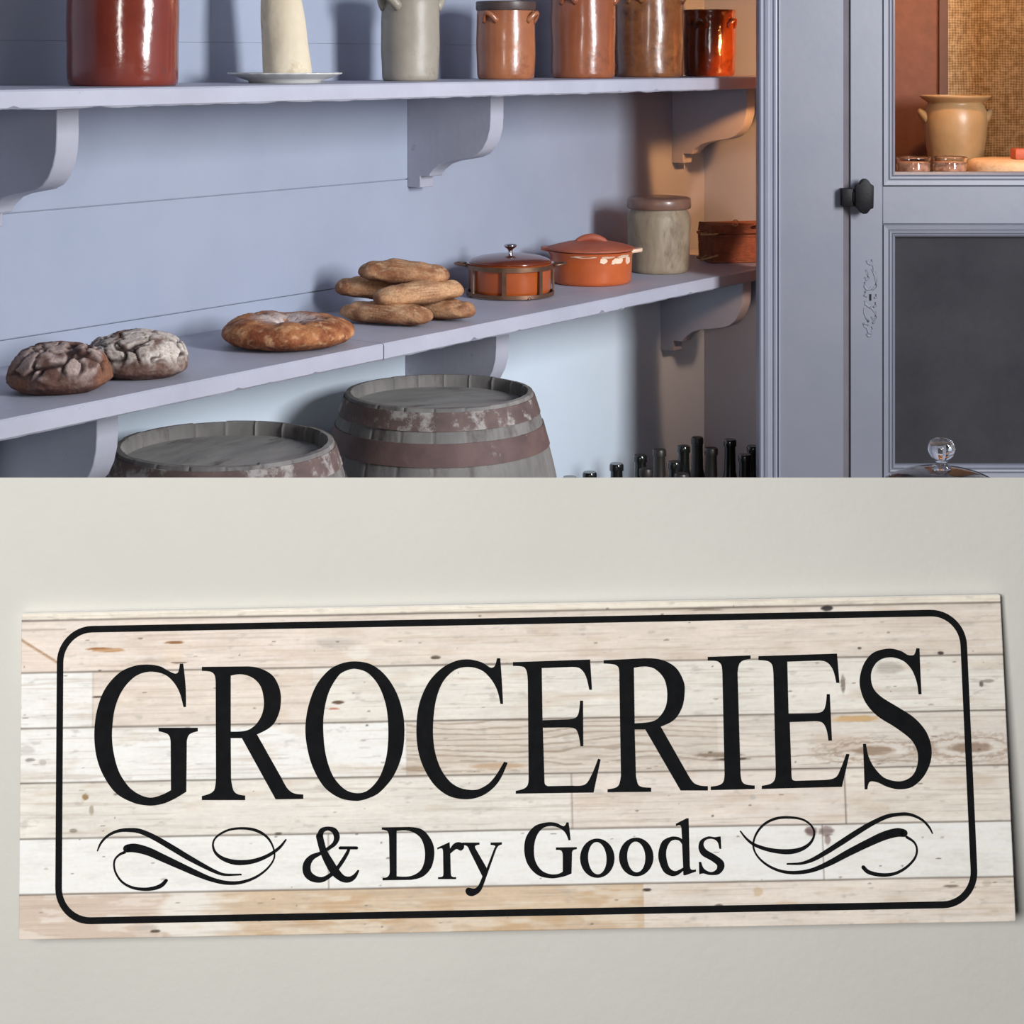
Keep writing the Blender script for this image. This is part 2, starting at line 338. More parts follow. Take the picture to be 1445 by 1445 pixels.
for a in (math.pi*.98, 0.02):
    mb = MB(); lug(mb, .073, .148, a, .5, .016, .018, .0075, flat=1.3); mb.build('handle', CLAY, j, smooth=True)
GLASS, nt, P = newmat('clear_glass'); P.inputs['Base Color'].default_value = (1, 1, 1, 1); P.inputs['Roughness'].default_value = .02; P.inputs['Transmission Weight'].default_value = 1; P.inputs['IOR'].default_value = 1.45
PRES = mat('preserve', (150, 92, 66), (224, 178, 148), rough=.4, scale=50)
for i, (x, y, lab) in enumerate(((.970, 4.275, 'small glass jar of brown preserve, left one behind the cupboard door'), (1.060, 4.285, 'small glass jar of brown preserve, right one beside the pale round cheese'))):
    g = thing('glass_jar', (x, y, ZC), lab, 'jar', 'glass jars in the cupboard')
    g.scale = (1.08,)*3
    mb = MB(); hollow(mb, [(.034,0),(.037,.003),(.038,.05),(.036,.058),(.037,.064),(.0385,.068),(.037,.070)], th=.002, seg=40); mb.build('glass_body', GLASS, g, smooth=True)
    mb = MB(); mb.lathe([(0,.003),(.0345,.004),(.0352,.058),(0,.060)], 32); mb.build('contents', PRES, g, smooth=True)
RIND = mat('pale_cheese_rind', (222, 178, 134), (238, 200, 160), rough=.7, scale=30, c3=(196, 142, 100), s3=24, bump=.001, bscale=90)
mb = MB(); mb.lathe([(0,0),(.108,0),(.116,.006),(.119,.02),(.119,.045),(.114,.057),(.106,.0615),(0,.062)], 72, wob(9, .003))
o = mb.build('round_cheese', RIND, smooth=True); o.location = (1.245, 4.345, ZC); o.scale = (1.06,)*3; tag(o, 'pale round cheese wheel at the right of the cupboard shelf', 'cheese')
mb = MB(); mb.box(-.045, .045, -.025, .025, 0, .026)
o = mb.build('cheese_block', mat('red_rind', (178, 84, 54), (196, 98, 64), rough=.6, scale=40), bevel=.004); o.location = (1.275, 4.35, ZC+.0662); tag(o, 'small red-brown block lying on the round cheese', 'cheese')

# ------------------------------------------------------------------ crocks on the upper shelf
def crock(name, t, s, r, h, m, label, cat='crock', rim=None, rimh=.02, rimm=None, handles=(), seed=1, flare=.004, belly=.002, group=None, hz=.85, hsize=1.0, neck=0, lidded=False):
    o = thing(name, W(t, s, Z_UP), label, cat, group)
    prof = [(r-.005, 0), (r-.001, .004), (r, .012)]
    for i in range(1, 12): u = i/12; prof.append((r+belly*math.sin(math.pi*u), .012+(h-.03)*u))
    prof += [(r, h-.018), (r-neck, h-.012), (r+flare*.7, h-.008), (r+flare, h-.003), (r+flare*.6, h)]
    if rim: prof = [q for q in prof if q[1] <= h-rimh]+[(r, h-rimh)]
    mb = MB(); hollow(mb, prof, th=.006, seg=88, fn=wob(seed, .0018)); mb.build('body', m, o, smooth=True, angle=50)
    if rim:
        mb = MB(); mb.lathe([(r-.008, h-rimh-.001), (r+.0015, h-rimh+.0005), (r+.003, h-rimh+.004), (r+.003, h-.002), (r+.001, h), (r-.008, h), (r-.008, h-rimh-.001)], 80); mb.build('rim', rimm, o, smooth=True, angle=40)
    for a in handles:
        mb = MB(); lug(mb, r+belly*.6, h*hz, a, .62*hsize*.065/r, .017*hsize, .022*hsize, .0058*hsize, flat=1.2); mb.build('handle', m, o, smooth=True)
    return o
BRN1 = mat('red_brown_glaze', (112, 46, 34), (128, 56, 42), rough=.16, scale=7, c3=(92, 62, 56), s3=9, lo3=.60, hi3=.72, bump=.0007, bscale=55, coat=.4)
BEI = mat('grey_beige_glaze', (144, 136, 122), (160, 152, 138), rough=.42, scale=8, c3=(122, 110, 96), s3=14, lo3=.58, hi3=.72, bump=.0005, bscale=70)
BRN2 = mat('tan_brown_glaze', (150, 90, 60), (168, 106, 70), rough=.26, scale=9, c3=(112, 62, 42), s3=10, lo3=.55, hi3=.72, bump=.0006, bscale=60, coat=.25)
BRN3 = mat('copper_brown_glaze', (136, 76, 50), (156, 92, 60), rough=.24, scale=6, c3=(96, 52, 40), s3=8, lo3=.56, hi3=.72, bump=.0006, bscale=70, coat=.3)
BRN4 = mat('mottled_ochre_glaze', (108, 62, 38), (150, 98, 58), rough=.28, scale=11, c3=(84, 48, 34), s3=12, lo3=.5, hi3=.66, bump=.0008, bscale=60, coat=.3)
BRN5 = mat('glossy_treacle_glaze', (96, 38, 14), (126, 56, 20), rough=.1, scale=14, c3=(60, 24, 12), s3=14, lo3=.52, hi3=.66, bump=.0012, bscale=60, coat=.7)
DARKR = mat('dark_rim', (66, 54, 52), (82, 66, 60), rough=.4, scale=30)
crock('tall_crock', 2.040, .19, .0921, .30, BRN1, 'large dark red-brown glazed crock at the left end of the upper shelf', seed=2, handles=(2.4, -.7), hz=.86)
crock('stoneware_crock', 2.831, .17, .0585, .188, BEI, 'grey-beige stoneware crock with ear handle, right of the white cone', seed=6, handles=(-2.35, .6), hz=.80, flare=.001, neck=.003, hsize=1.25)
crock('brown_crock', 3.164, .17, .0635, .173, BRN2, 'short tan-brown crock with a dark rim, fourth from the shelf end', rim=True, rimh=.021, rimm=DARKR, seed=8, handles=(-2.15, -.45), hz=.74, hsize=.85)
crock('brown_crock', 3.472, .17, .0745, .255, BRN3, 'tall copper-brown crock between the dark-rimmed one and the mottled one', seed=12, handles=(-2.1, -.1), hz=.69)
crock('brown_crock', 3.768, .17, .0815, .262, BRN4, 'tall mottled ochre-brown crock standing left of the small shiny one', seed=16, handles=(-2.1, -.1), hz=.71)
crock('small_crock', 4.069, .17, .0675, .174, BRN5, 'small shiny treacle-brown crock at the right end of upper shelf', seed=20, handles=(-2.0, -.7), hz=.74, flare=.002, hsize=.8)
PORC = mat('white_porcelain', (206, 206, 200), (214, 214, 208), rough=.2, scale=10, coat=.4)
pl = MB(); pl.lathe([(0,.004),(.055,.004),(.062,.002),(.064,0),(.068,0),(.069,.004),(.085,.009),(.1055,.0165),(.1078,.018),(.1075,.0195),(.105,.0195),(.085,.0125),(.068,.0085),(.06,.0075),(0,.0075)], 96, lambda r, z, a: (r+(.0012*math.cos(a*24) if r > .1 else 0), z))
pl = pl.build('plate', PORC, smooth=True); pl.location = W(2.458, .17, Z_UP); tag(pl, 'white porcelain plate under the tall pale cone', 'plate')
CONE = mat('pale_sugar', (206, 192, 166), (222, 210, 186), rough=.85, scale=9, c3=(186, 166, 134), s3=16, lo3=.56, hi3=.7, bump=.0012, bscale=70, spec=.2)
mb = MB(); prof = []
for i in range(29):
    u = i/28; prof.append((.0465-.009*u-.019*u*u if u < 1 else .012, .34*u))
def cf(r, z, a): return (r+.0012*noise.noise(Vector((math.cos(a)*2, math.sin(a)*2, z*22))), z)
mb.lathe([(0,0)]+prof+[(.010,.346),(0,.349)], 64, cf)
for v in mb.bm.verts: v.co.x -= v.co.z*.085
cn = mb.build('sugar_loaf', CONE, smooth=True); cn.location = W(2.466, .17, Z_UP+.0078); tag(cn, 'tall pale cone-shaped sugar loaf standing on the white plate', 'sugar loaf')

# ------------------------------------------------------------------ breads on the lower shelf
BREAD = colmat('bread_crust', rough=.8, nscale=220, amt=.30, bump=.0009)
def lerp(a, b, k): k = min(1, max(0, k)); return [a[i]+(b[i]-a[i])*k for i in range(3)]
def ss(a, b, x): x = min(1, max(0, (x-a)/(b-a))); return x*x*(3-2*x)
lin = lambda *c: list(srgb(*c)[:3])
def colored(bm, cols, name, m, smooth=True):
    me = bpy.data.meshes.new(name); bm.to_mesh(me); bm.free()
    at = me.color_attributes.new('Col', 'FLOAT_COLOR', 'POINT'); at.data.foreach_set('color', [c for q in cols for c in (q[0], q[1], q[2], 1)])
    me.materials.append(m); me.polygons.foreach_set('use_smooth', [smooth]*len(me.polygons))
    o = bpy.data.objects.new(name, me); C.objects.link(o); return o
def rye(name, loc, rx, ry, h, seed, rz, crust, flour, crackc, bald, label, cell=17, sub=6):
    bm = bmesh.new(); bmesh.ops.create_icosphere(bm, subdivisions=sub, radius=1); cols = []
    for v in bm.verts:
        d = v.co.copy(); zz = d.z
        k = (1-max(0, -zz)**2*.0)
        kx = (1-zz*zz)**(-.5)*(1-abs(zz)**2.6)**.5 if abs(zz) < .98 else 1
        p = Vector((d.x*rx*kx, d.y*ry*kx, (zz*h*.74 if zz > 0 else max(zz, -.75)*h*.42)))
        p *= 1+.07*noise.noise(d*1.6+Vector((seed, 0, 0)))+.02*noise.noise(d*5+Vector((seed, 3, 0)))
        q = Vector((p.x*1.0, p.y*1.25, p.z*.9))*cell+Vector((seed*3.1, seed, 0))
        q += Vector((noise.noise(q*1.1), noise.noise(q*1.1+Vector((9, 0, 0))), 0))*.75
        ds, _ = noise.voronoi(q)
        e = ds[1]-ds[0]; gate = ss(-.15, .35, noise.noise(p*16+Vector((seed*2, 5, 1)))+.12)
        up = ss(-.05, .35, zz)
        width = .07+.15*gate
        cr = (1-ss(width*.35, width, e))*up*ss(.05, .35, gate+.25)
        nrm = d.normalized(); p -= nrm*cr*.0065
        fine = noise.fractal(p*90, .8, 2, 4); p += nrm*fine*.0011*(1 if zz > -.5 else .2)
        v.co = p
        fl = ss(-.35, .25, noise.fractal(p*24+Vector((seed, seed, 0)), .9, 2, 4)+.25*up-.1)
        b = ss(.0, .25, noise.noise(p*13+Vector(bald))-.12)
        c = lerp(crust, flour, fl*(.35+.65*up)*(1-b)); c = lerp(c, lin(142, 96, 70), b*.7)
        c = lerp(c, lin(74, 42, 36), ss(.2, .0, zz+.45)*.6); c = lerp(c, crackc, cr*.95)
        cols.append(c)
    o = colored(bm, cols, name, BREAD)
    zmin = min(v.co.z for v in o.data.vertices)
    for v in o.data.vertices: v.co.z -= zmin
    o.location = loc; o.rotation_euler = (0, 0, rz)
    return tag(o, label, 'bread')
rye('rye_loaf', (-.7225, 2.83, Z_LOW), .080, .076, .072, 2.0, .5, lin(98, 70, 60), lin(172, 152, 144), lin(38, 18, 16), (1.5, 7.3, 2.2), 'dark cracked rye loaf at the left end of the lower shelf', cell=25)
rye('rye_loaf', (-.626, 2.965, Z_LOW), .086, .076, .070, 7.0, -.2, lin(112, 86, 76), lin(206, 194, 184), lin(44, 22, 20), (4.5, .3, 6.2), 'flour-dusted cracked rye loaf, second from left on lower shelf', cell=27)
def ringloaf():
    bm = bmesh.new(); nu, nv = 200, 72; V = []; cols = []
    R, r = .071, .052
    for i in range(nu):
        a = 2*math.pi*i/nu; row = []
        for jv in range(nv):
            b = 2*math.pi*jv/nv; cx, cz = math.cos(b), math.sin(b)
            rr = R+r*cx+(-.006 if cx < 0 else 0); z = .027*cz*(1.0 if cz > 0 else .82)
            p = Vector((rr*math.cos(a), rr*math.sin(a), z))
            lump = noise.noise(Vector((math.cos(a)*2.2, math.sin(a)*2.2, 1.7)))
            z += .006*lump*max(0, cz)
            p.z = z; p *= 1+.02*lump
            f = noise.fractal(p*70, .8, 2, 4); p += Vector((cx*math.cos(a), cx*math.sin(a), cz))*f*.0012
            # tear running round the top inner lip
            tear = math.exp(-((cx+.05+.18*noise.noise(Vector((a*1.5, 0, 4))))/.07)**2)*(1 if cz > 0 else 0)*ss(-.1, .25, noise.noise(Vector((math.cos(a)*3, math.sin(a)*3, 8))))
            p.z -= tear*.005
            row.append(bm.verts.new(p))
            n1 = noise.fractal(p*30, .9, 2, 5); n2 = noise.fractal(p*70+Vector((5, 5, 5)), .9, 2, 4)
            c = lerp(lin(132, 72, 44), lin(182, 122, 78), ss(-.5, .5, n1))
            c = lerp(c, lin(206, 158, 116), ss(.15, .55, n2)*.8)
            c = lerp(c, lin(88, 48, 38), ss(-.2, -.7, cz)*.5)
            fl = ss(.15, -.45, cx)*ss(-.6, .1, cz)
            c = lerp(c, lin(226, 214, 208), fl*ss(-.45, .15, n2+.1)); c = lerp(c, lin(150, 124, 116), ss(.2, -.1, cx)*ss(.3, .8, cz)*.5)
            c = lerp(c, lin(80, 44, 36), tear*.8)
            cols.append(c)
        V.append(row)
    for i in range(nu):
        for jv in range(nv): bm.faces.new((V[i][jv], V[(i+1) % nu][jv], V[(i+1) % nu][(jv+1) % nv], V[i][(jv+1) % nv]))
    bm.normal_update()
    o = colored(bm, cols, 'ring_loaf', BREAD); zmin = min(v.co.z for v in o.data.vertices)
    for v in o.data.vertices: v.co.z -= zmin
    o.location = (-.413, 3.275, Z_LOW); return tag(o, 'round ring-shaped loaf with floury hollow middle, on the lower shelf', 'bread')
ringloaf()
def longloaf(loc, L_, wd, h, seed, rz, tilt, label, tone=0, bend=0):
    bm = bmesh.new(); bmesh.ops.create_icosphere(bm, subdivisions=5, radius=1); cols = []
    for v in bm.verts:
        d = v.co.copy(); x = math.copysign(abs(d.x)**.5, d.x); q = max(1e-4, math.hypot(d.y, d.z)); k = (1-abs(x)**3.6)**.5 if abs(x) < 1 else 0
        y, z = d.y/q*k, d.z/q*k
        z = z if z > 0 else z*.72
        p = Vector((x*L_/2, y*wd/2*(1+.10*noise.noise(Vector((x*2.2, seed, 0)))), z*h/2*1.22*(1+.24*noise.noise(Vector((x*2.6, seed, 5))))))
        p.y += bend*(x*x); p += Vector((0, d.y, d.z))*noise.fractal(p*55+Vector((seed, 0, 0)), .8, 2, 4)*.0016
        p.z += .003*noise.noise(Vector((x*3, y*2, seed+9)))
        v.co = p
        n1 = noise.fractal(p*26+Vector((seed, 1, 0)), .9, 2, 5); n2 = noise.fractal(p*80+Vector((0, seed, 0)), .9, 2, 3)
        c = lerp(lin(146, 96, 66), lin(198, 152, 112), ss(-.55, .5, n1+tone)); c = lerp(c, lin(220, 188, 150), ss(.1, .6, n2)*.55*ss(-.2, .6, z))
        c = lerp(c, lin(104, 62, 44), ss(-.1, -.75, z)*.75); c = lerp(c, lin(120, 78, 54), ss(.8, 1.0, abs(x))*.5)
        cols.append(c)
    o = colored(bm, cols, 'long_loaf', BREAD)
    o.rotation_euler = (0, tilt, rz); R_ = Euler((0, tilt, rz)).to_matrix()
    zmin = min((R_ @ v.co).z for v in o.data.vertices); o.location = (loc[0], loc[1], Z_LOW+loc[2]-zmin)
    return tag(o, label, 'bread', 'long loaves stacked on the lower shelf')
longloaf((-.250, 3.525, 0), .205, .070, .040, 1.0, -.42, 0, 'brown long loaf at the front left bottom of the stack', -.05)
longloaf((-.149, 3.590, 0), .165, .066, .038, 2.0, -.45, 0, 'brown long loaf at the bottom right of the stack, its end sticking out', .05)
longloaf((-.289, 3.648, .031), .150, .070, .042, 3.0, .15, .05, 'pale long loaf poking out at the left middle of the stack', .0)
longloaf((-.186, 3.552, .034), .192, .072, .042, 4.0, .42, -.06, 'golden long loaf lying crosswise in the middle of the stack', .22)
longloaf((-.219, 3.597, .070), .188, .078, .043, 5.0, -.10, .04, 'darker dimpled long loaf on top of the stack', -.18)

# ------------------------------------------------------------------ casseroles
TERRA = mat('orange_terracotta_glaze', (178, 84, 40), (196, 98, 50), rough=.3, scale=10, bump=.0005, bscale=50, coat=.15)
TERRAL = mat('matt_terracotta', (160, 82, 58), (176, 96, 70), rough=.6, scale=14, c3=(140, 66, 48), s3=10, bump=.0005, bscale=60)
DKLID = mat('dark_red_brown_lid_glaze', (92, 38, 22), (110, 48, 26), rough=.18, scale=12, coat=.5)
POTG = mat('orange_brown_pot_glaze', (158, 72, 28), (176, 86, 36), rough=.22, scale=12, coat=.4)
BRONZE = mat('tarnished_metal', (112, 84, 66), (134, 102, 82), rough=.38, scale=30, metal=.75, bump=.0003)
CHROME = mat('chrome', (190, 190, 195), rough=.12, metal=1)
CREAM = mat('chipped_cream_glaze', (232, 198, 168), (240, 212, 184), rough=.4, scale=40)
c1 = thing('casserole', (-.003, 3.957, Z_LOW), 'round brown casserole in a metal stand with a chrome lid knob', 'casserole')
mb = MB(); hollow(mb, [(.082,.008),(.088,.010),(.0905,.016),(.0915,.062),(.093,.068),(.096,.072),(.0975,.0745)], th=.006, seg=80); mb.build('pot', POTG, c1, smooth=True, angle=45)
mb = MB(); mb.lathe([(0,.0745),(.088,.0735),(.0925,.0745),(.0915,.078),(.086,.082),(.070,.0872),(.045,.0912),(.02,.0932),(0,.0935)], 80); lid = mb.build('lid', DKLID, c1, smooth=True)
mb = MB(); mb.lathe([(.0055,.0925),(.005,.097),(.0048,.101),(.007,.104),(.0115,.107),(.0145,.110),(.0145,.1125),(.011,.1145),(0,.116)], 32); mb.build('knob', CHROME, lid, smooth=True)
st = MB(); 
def band(mb, R, z0, z1, th=.0016, seg=80): mb.lathe([(R, z0), (R+th, z0), (R+th, z1), (R, z1), (R, z0)], seg)
band(st, .0965, .062, .072, .0022); band(st, .0955, .003, .011, .003)
for k in range(7):
    a = math.radians(-98+k*360/7); ca, sa = math.cos(a), math.sin(a)
    M = Matrix.Rotation(a, 4, 'Z'); st.box(.0945, .0985, -.0045, .0045, .004, .068, M)
for k in range(4):
    a = math.radians(-65+k*90); st.sphere((.095*math.cos(a), .095*math.sin(a), .004), .006, .006, .0042, 2)
stand = st.build('stand', BRONZE, c1, smooth=True, angle=35)
for sg in (-1, 1):
    mb = MB(); pts = [(sg*(.0975+.026*math.sin(math.pi*i/14)), .02*math.cos(math.pi*i/14), .069+.003*math.sin(math.pi*i/14)) for i in range(15)]
    mb.tube(pts, .0028, 8); h_ = mb.build('handle', BRONZE, stand, smooth=True); 
c2 = thing('casserole', (.188, 4.192, Z_LOW), 'orange terracotta casserole with chipped rim and arched lid grip', 'casserole')
mb = MB(); hollow(mb, [(.089,0),(.094,.003),(.0955,.010),(.0965,.050),(.0975,.066),(.1015,.072),(.103,.0765)], th=.006, seg=90, fn=wob(30, .001)); pot = mb.build('pot', TERRA, c2, smooth=True, angle=50)
for a, ww in ((math.pi*.93, .55), (-.12, .55)):
    mb = MB(); n = 14; top = []; bot = []
    for i in range(n+1):
        u = i/n; aa = a+(u-.5)*ww; ro = .1005+.021*math.sin(math.pi*u)**.8
        for lst, z, r_ in ((top, .079, ro), (bot, .071, ro)): lst.append((mb.bm.verts.new((.0985*math.cos(aa), .0985*math.sin(aa), z-.0)), mb.bm.verts.new((r_*math.cos(aa), r_*math.sin(aa), z+.003))))
    for i in range(n):
        mb.bm.faces.new((top[i][0], top[i+1][0], top[i+1][1], top[i][1])); mb.bm.faces.new((bot[i][0], bot[i][1], bot[i+1][1], bot[i+1][0]))
        mb.bm.faces.new((top[i][1], top[i+1][1], bot[i+1][1], bot[i][1])); mb.bm.faces.new((top[i][0], bot[i][0], bot[i+1][0], top[i+1][0]))
    mb.build('handle', CREAM if a < 0 else TERRA, pot, smooth=True)
# pale patches where the glaze chipped below the rim
mb = MB()
def patch(a0, z0, wa, hz_, seed):
    n = 22; c_ = None; ring = []
    for i in range(n):
        th = 2*math.pi*i/n; k = 1+.45*noise.noise(Vector((math.cos(th)*1.6, math.sin(th)*1.6, seed)))
        a = a0+wa*math.cos(th)*k; z = z0+hz_*math.sin(th)*k; r_ = .0985+max(0, (z-.066))*.7
        ring.append(mb.bm.verts.new((r_*math.cos(a), r_*math.sin(a), z)))
    mb.bm.faces.new(ring)
patch(-.92, .0590, .17, .0068, 1); patch(-1.32, .0600, .10, .0060, 5); patch(-.55, .058, .12, .008, 8); patch(-1.22, .0685, .16, .0026, 11); patch(-1.8, .0695, .3, .0022, 15); patch(-.75, .0690, .2, .0034, 21); patch(-1.07, .0545, .05, .003, 31)
r_ = bmesh.ops.extrude_face_region(mb.bm, geom=mb.bm.faces[:])
for v in [g for g in r_['geom'] if isinstance(g, bmesh.types.BMVert)]: v.co *= .985
mb.build('glaze_chips', CREAM, pot)
mb = MB(); mb.lathe([(0,.076),(.090,.0775),(.1035,.0785),(.1045,.0805),(.101,.0835),(.085,.0885),(.062,.094),(.04,.0975),(.02,.099),(0,.0993)], 90, wob(33, .0012)); lid = mb.build('lid', TERRAL, c2, smooth=True)
mb = MB(); n = 14
pts = [((-.036+.072*i/n), -.004, .0925+.0135*math.sin(math.pi*i/n)**.6) for i in range(n+1)]
mb.tube(pts, [.008*(.8+.5*math.sin(math.pi*i/n)) for i in range(n+1)], 12, flat=.9); mb.build('grip', TERRAL, lid, smooth=True)

# ------------------------------------------------------------------ stoneware jar with lid, basket
JARB = mat('drip_glazed_stoneware', (136, 120, 100), (160, 145, 122), rough=.55, scale=16, stretch=(1, 1, .45), c3=(116, 98, 80), s3=18, lo3=.52, hi3=.66, dist=1.2, bump=.0006, bscale=60)
JLID = mat('brown_jar_lid', (112, 82, 70), (128, 96, 82), rough=.35, scale=20, coat=.2)
j2 = thing('lidded_jar', (.366, 4.400, Z_LOW), 'grey stoneware jar with a flat brown lid beside the basket', 'jar')
mb = MB(); mb.lathe([(0,0),(.066,0),(.070,.003),(.0735,.012),(.0765,.06),(.0785,.11),(.0785,.132),(.0765,.142),(.071,.150),(.0685,.156),(.070,.160),(0,.160)], 80, wob(40, .0016)); mb.build('body', JARB, j2, smooth=True, angle=50)
mb = MB(); mb.lathe([(.072,.157),(.0775,.158),(.0795,.161),(.0795,.178),(.0775,.183),(.070,.1855),(.03,.187),(0,.1872)], 80); mb.lathe([(0,.1565),(.072,.157)], 80); mb.build('lid', JLID, j2, smooth=True, angle=50)
WICK = mat('red_brown_wicker', (112, 58, 36), (142, 78, 50), rough=.6, scale=60, bump=.0004)
WICKL = mat('light_cane', (176, 132, 92), (190, 146, 104), rough=.6, scale=60)
bk = thing('wicker_basket', (.519, 4.570, Z_LOW), 'small red-brown wicker basket with lid in the shelf corner', 'basket', rz=.21)
def weave(BW, BD, z0, z1, name, taper=.0, rows=26, parent=bk, m=WICK):
    mb = MB(); per = []
    n1, n2 = int(BW/.0011), int(BD/.0011)
    for i in range(n1): per.append((BW*i/n1, 0, 0, -1))
    for i in range(n2): per.append((BW, BD*i/n2, 1, 0))
    for i in range(n1): per.append((BW-BW*i/n1, BD, 0, 1))
    for i in range(n2): per.append((0, BD-BD*i/n2, -1, 0))
    rings = []; nz_ = rows*3
    for jz in range(nz_+1):
        z = z0+(z1-z0)*jz/nz_; row = jz//3; k = [0, 1, .8][jz % 3]; ring = []
        for i, (x, y, nx, ny) in enumerate(per):
            ph = (i*.0011)/.0075; o_ = .0013*math.cos(math.pi*ph+(row % 2)*math.pi)*k+.0006*k
            tp = taper*(z-z0)/(z1-z0); ring.append(mb.bm.verts.new((x+nx*(o_+tp), y+ny*(o_+tp), z)))
        rings.append(ring)
    n = len(per)
    for A, B in zip(rings, rings[1:]):
        for i in range(n): mb.bm.faces.new((A[i], A[(i+1) % n], B[(i+1) % n], B[i]))
    mb.bm.faces.new(rings[0][::-1]); mb.bm.faces.new(rings[-1])
    return mb.build(name, m, parent, smooth=True, angle=70)
weave(.175, .115, .004, .070, 'body', .003)
for z in (.004, .070, .079):
    mb = MB(); o_ = .003; 
    if z == .079: continue
    mb.tube([(-o_, -o_, z), (.175/2, -o_-.001, z), (.175+o_, -o_, z), (.175+o_, .115+o_, z), (-o_, .115+o_, z)], .0036, 8, closed=True); mb.build('rim', WICK, bk, smooth=True)
lidb = weave(.179, .119, .076, .098, 'lid', -.004, rows=8); lidb.location = (-.002, -.002, 0)
mb = MB(); mb.tube([(.062+.008*math.cos(a), -.001, .104+.008*math.sin(a)) for a in [2*math.pi*i/16 for i in range(16)]], .0016, 8, closed=True); mb.build('loop', WICKL, lidb, smooth=True)
for z, dz in ((.077, -.004), (.022, -.014)):
    mb = MB(); mb.tube([(.012-.036*math.sin(math.pi*i/10), -.006+.06*i/10, z+dz*math.sin(math.pi*i/10)) for i in range(11)], .0024, 8); mb.build('handle', WICKL, bk, smooth=True)
mb = MB(); mb.tube([(.105, -.004, .090), (.128, -.006, .094), (.15, -.006, .101), (.176, -.002, .109)], [.003, .005, .007, .008], 10); mb.build('strap', mat('dark_strap', (60, 22, 18), (80, 32, 24), rough=.6), lidb, smooth=True)

# ------------------------------------------------------------------ casks
STAVE = mat('weathered_grey_oak', (104, 101, 99), (132, 128, 125), rough=.85, scale=14, stretch=(1, 1, .25), c3=(74, 64, 62), s3=12, lo3=.54, hi3=.68, bump=.0012, bscale=50)
RUST = mat('rusty_hoop', (84, 66, 64), (104, 82, 78), rough=.75, scale=16, c3=(142, 136, 134), s3=12, lo3=.60, hi3=.68, bump=.0008, bscale=60)
RUST2 = mat('flaking_hoop', (86, 70, 68), (108, 90, 84), rough=.8, scale=20, c3=(154, 148, 144), s3=16, lo3=.50, hi3=.58, bump=.0012, bscale=50)
HEAD = mat('grey_cask_head', (128, 127, 126), (160, 157, 153), rough=.85, scale=12, stretch=(.35, 1, 1), c3=(84, 74, 68), s3=14, lo3=.54, hi3=.66, bump=.001, bscale=50)
def cask(loc, rz, seed, label):
    o = thing('wooden_cask', loc, label, 'cask', rz=rz)
    HH = .604; nst = 20
    def rad(z): u = abs((z-HH/2)/(HH/2)); return .250-.063*u**1.7
    def fn(r, z, a):
        ph = (a*nst/(2*math.pi)) % 1; g = min(ph, 1-ph); k = -.0022*math.exp(-(g/.035)**2) if r > .17 else 0
        return (r+k+.001*noise.noise(Vector((math.cos(a)*3, math.sin(a)*3, z*9+seed))), z+(.0018*noise.noise(Vector((int(a*nst/(2*math.pi))*1.7, seed, 0))) if z > HH-.004 else 0))
    prof = [(rad(0)-.016, 0)]+[(rad(z), z) for z in [HH*i/36 for i in range(37)]]
    prof = prof+[(rad(HH)-.009, HH+.001), (rad(HH)-.013, HH-.006), (rad(HH)-.014, HH-.034)]
    mb = MB(); mb.lathe([(0, .01), (rad(0)-.018, .01)]+prof, 400, fn); mb.build('staves', STAVE, o, smooth=True, angle=60)
    mb = MB()
    for k in range(6):
        pass
    mb.lathe([(0, HH-.024), (rad(HH)-.012, HH-.024), (rad(HH)-.012, HH-.036), (0, HH-.036)], 96); mb.build('head', HEAD, o, smooth=False)
    def hoop(z0, z1, m, name='hoop'):
        mb = MB(); e = .0022; n = 5; pts = [(rad(z0)+.0002, z0)]+[(rad(z0+(z1-z0)*i/n)+e, z0+(z1-z0)*i/n) for i in range(n+1)]+[(rad(z1)+.0002, z1)]
        mb.lathe(pts+[(rad(z1)-.004, z1), (rad(z0)-.004, z0), pts[0]], 120, lambda r, z, a: (r+.0006*noise.noise(Vector((math.cos(a)*5, math.sin(a)*5, z*30+seed))), z)); mb.build(name, m, o, smooth=True, angle=40)
    hoop(HH-.040, HH-.0065, RUST2); hoop(HH-.104, HH-.062, RUST); hoop(.12, .155, RUST); hoop(.01, .045, RUST)
    return o
cask((-.145, 3.555, 0), .3, 3, 'weathered grey wooden cask standing on the right below the shelf')
cask((-.497, 3.075, 0), 1.1, 8, 'weathered grey wooden cask standing on the left, lower in the picture')

# ------------------------------------------------------------------ bottles on the floor in the corner
BOT, nt, P = newmat('dark_bottle_glass'); P.inputs['Base Color'].default_value = srgb(22, 24, 22); P.inputs['Roughness'].default_value = .12; P.inputs['Coat Weight'].default_value = .3
BOT2, nt, P = newmat('dusty_brown_bottle_glass'); P.inputs['Base Color'].default_value = srgb(44, 38, 36); P.inputs['Roughness'].default_value = .4
DUST = mat('dusty_cork', (150, 140, 124), (168, 158, 140), rough=.8)
def bottle(x, y, top, m, label, rb=.034, neck=.0140, long=1.0, lip=.0165, rot=0):
    z0 = 0; h = top; o = thing('wine_bottle', (x, y, 0), label, 'bottle', 'dark bottles on the floor below the shelves')
    nk = .085*long
    mb = MB(); mb.lathe([(0,0),(rb-.004,0),(rb,.004),(rb,h-nk-.055),(rb-.003,h-nk-.04),(rb-.012,h-nk-.018),(neck+.005,h-nk),(neck+.001,h-nk+.02),(neck,h-.03),(neck,h-.016)], 32); mb.build('body', m, o, smooth=True, angle=60)
    mb = MB(); mb.lathe([(neck-.001,h-.017),(lip,h-.016),(lip,h-.004),(lip-.002,h),(0,h)], 24); mb.build('lip', m, o, smooth=True, angle=60)
    return o
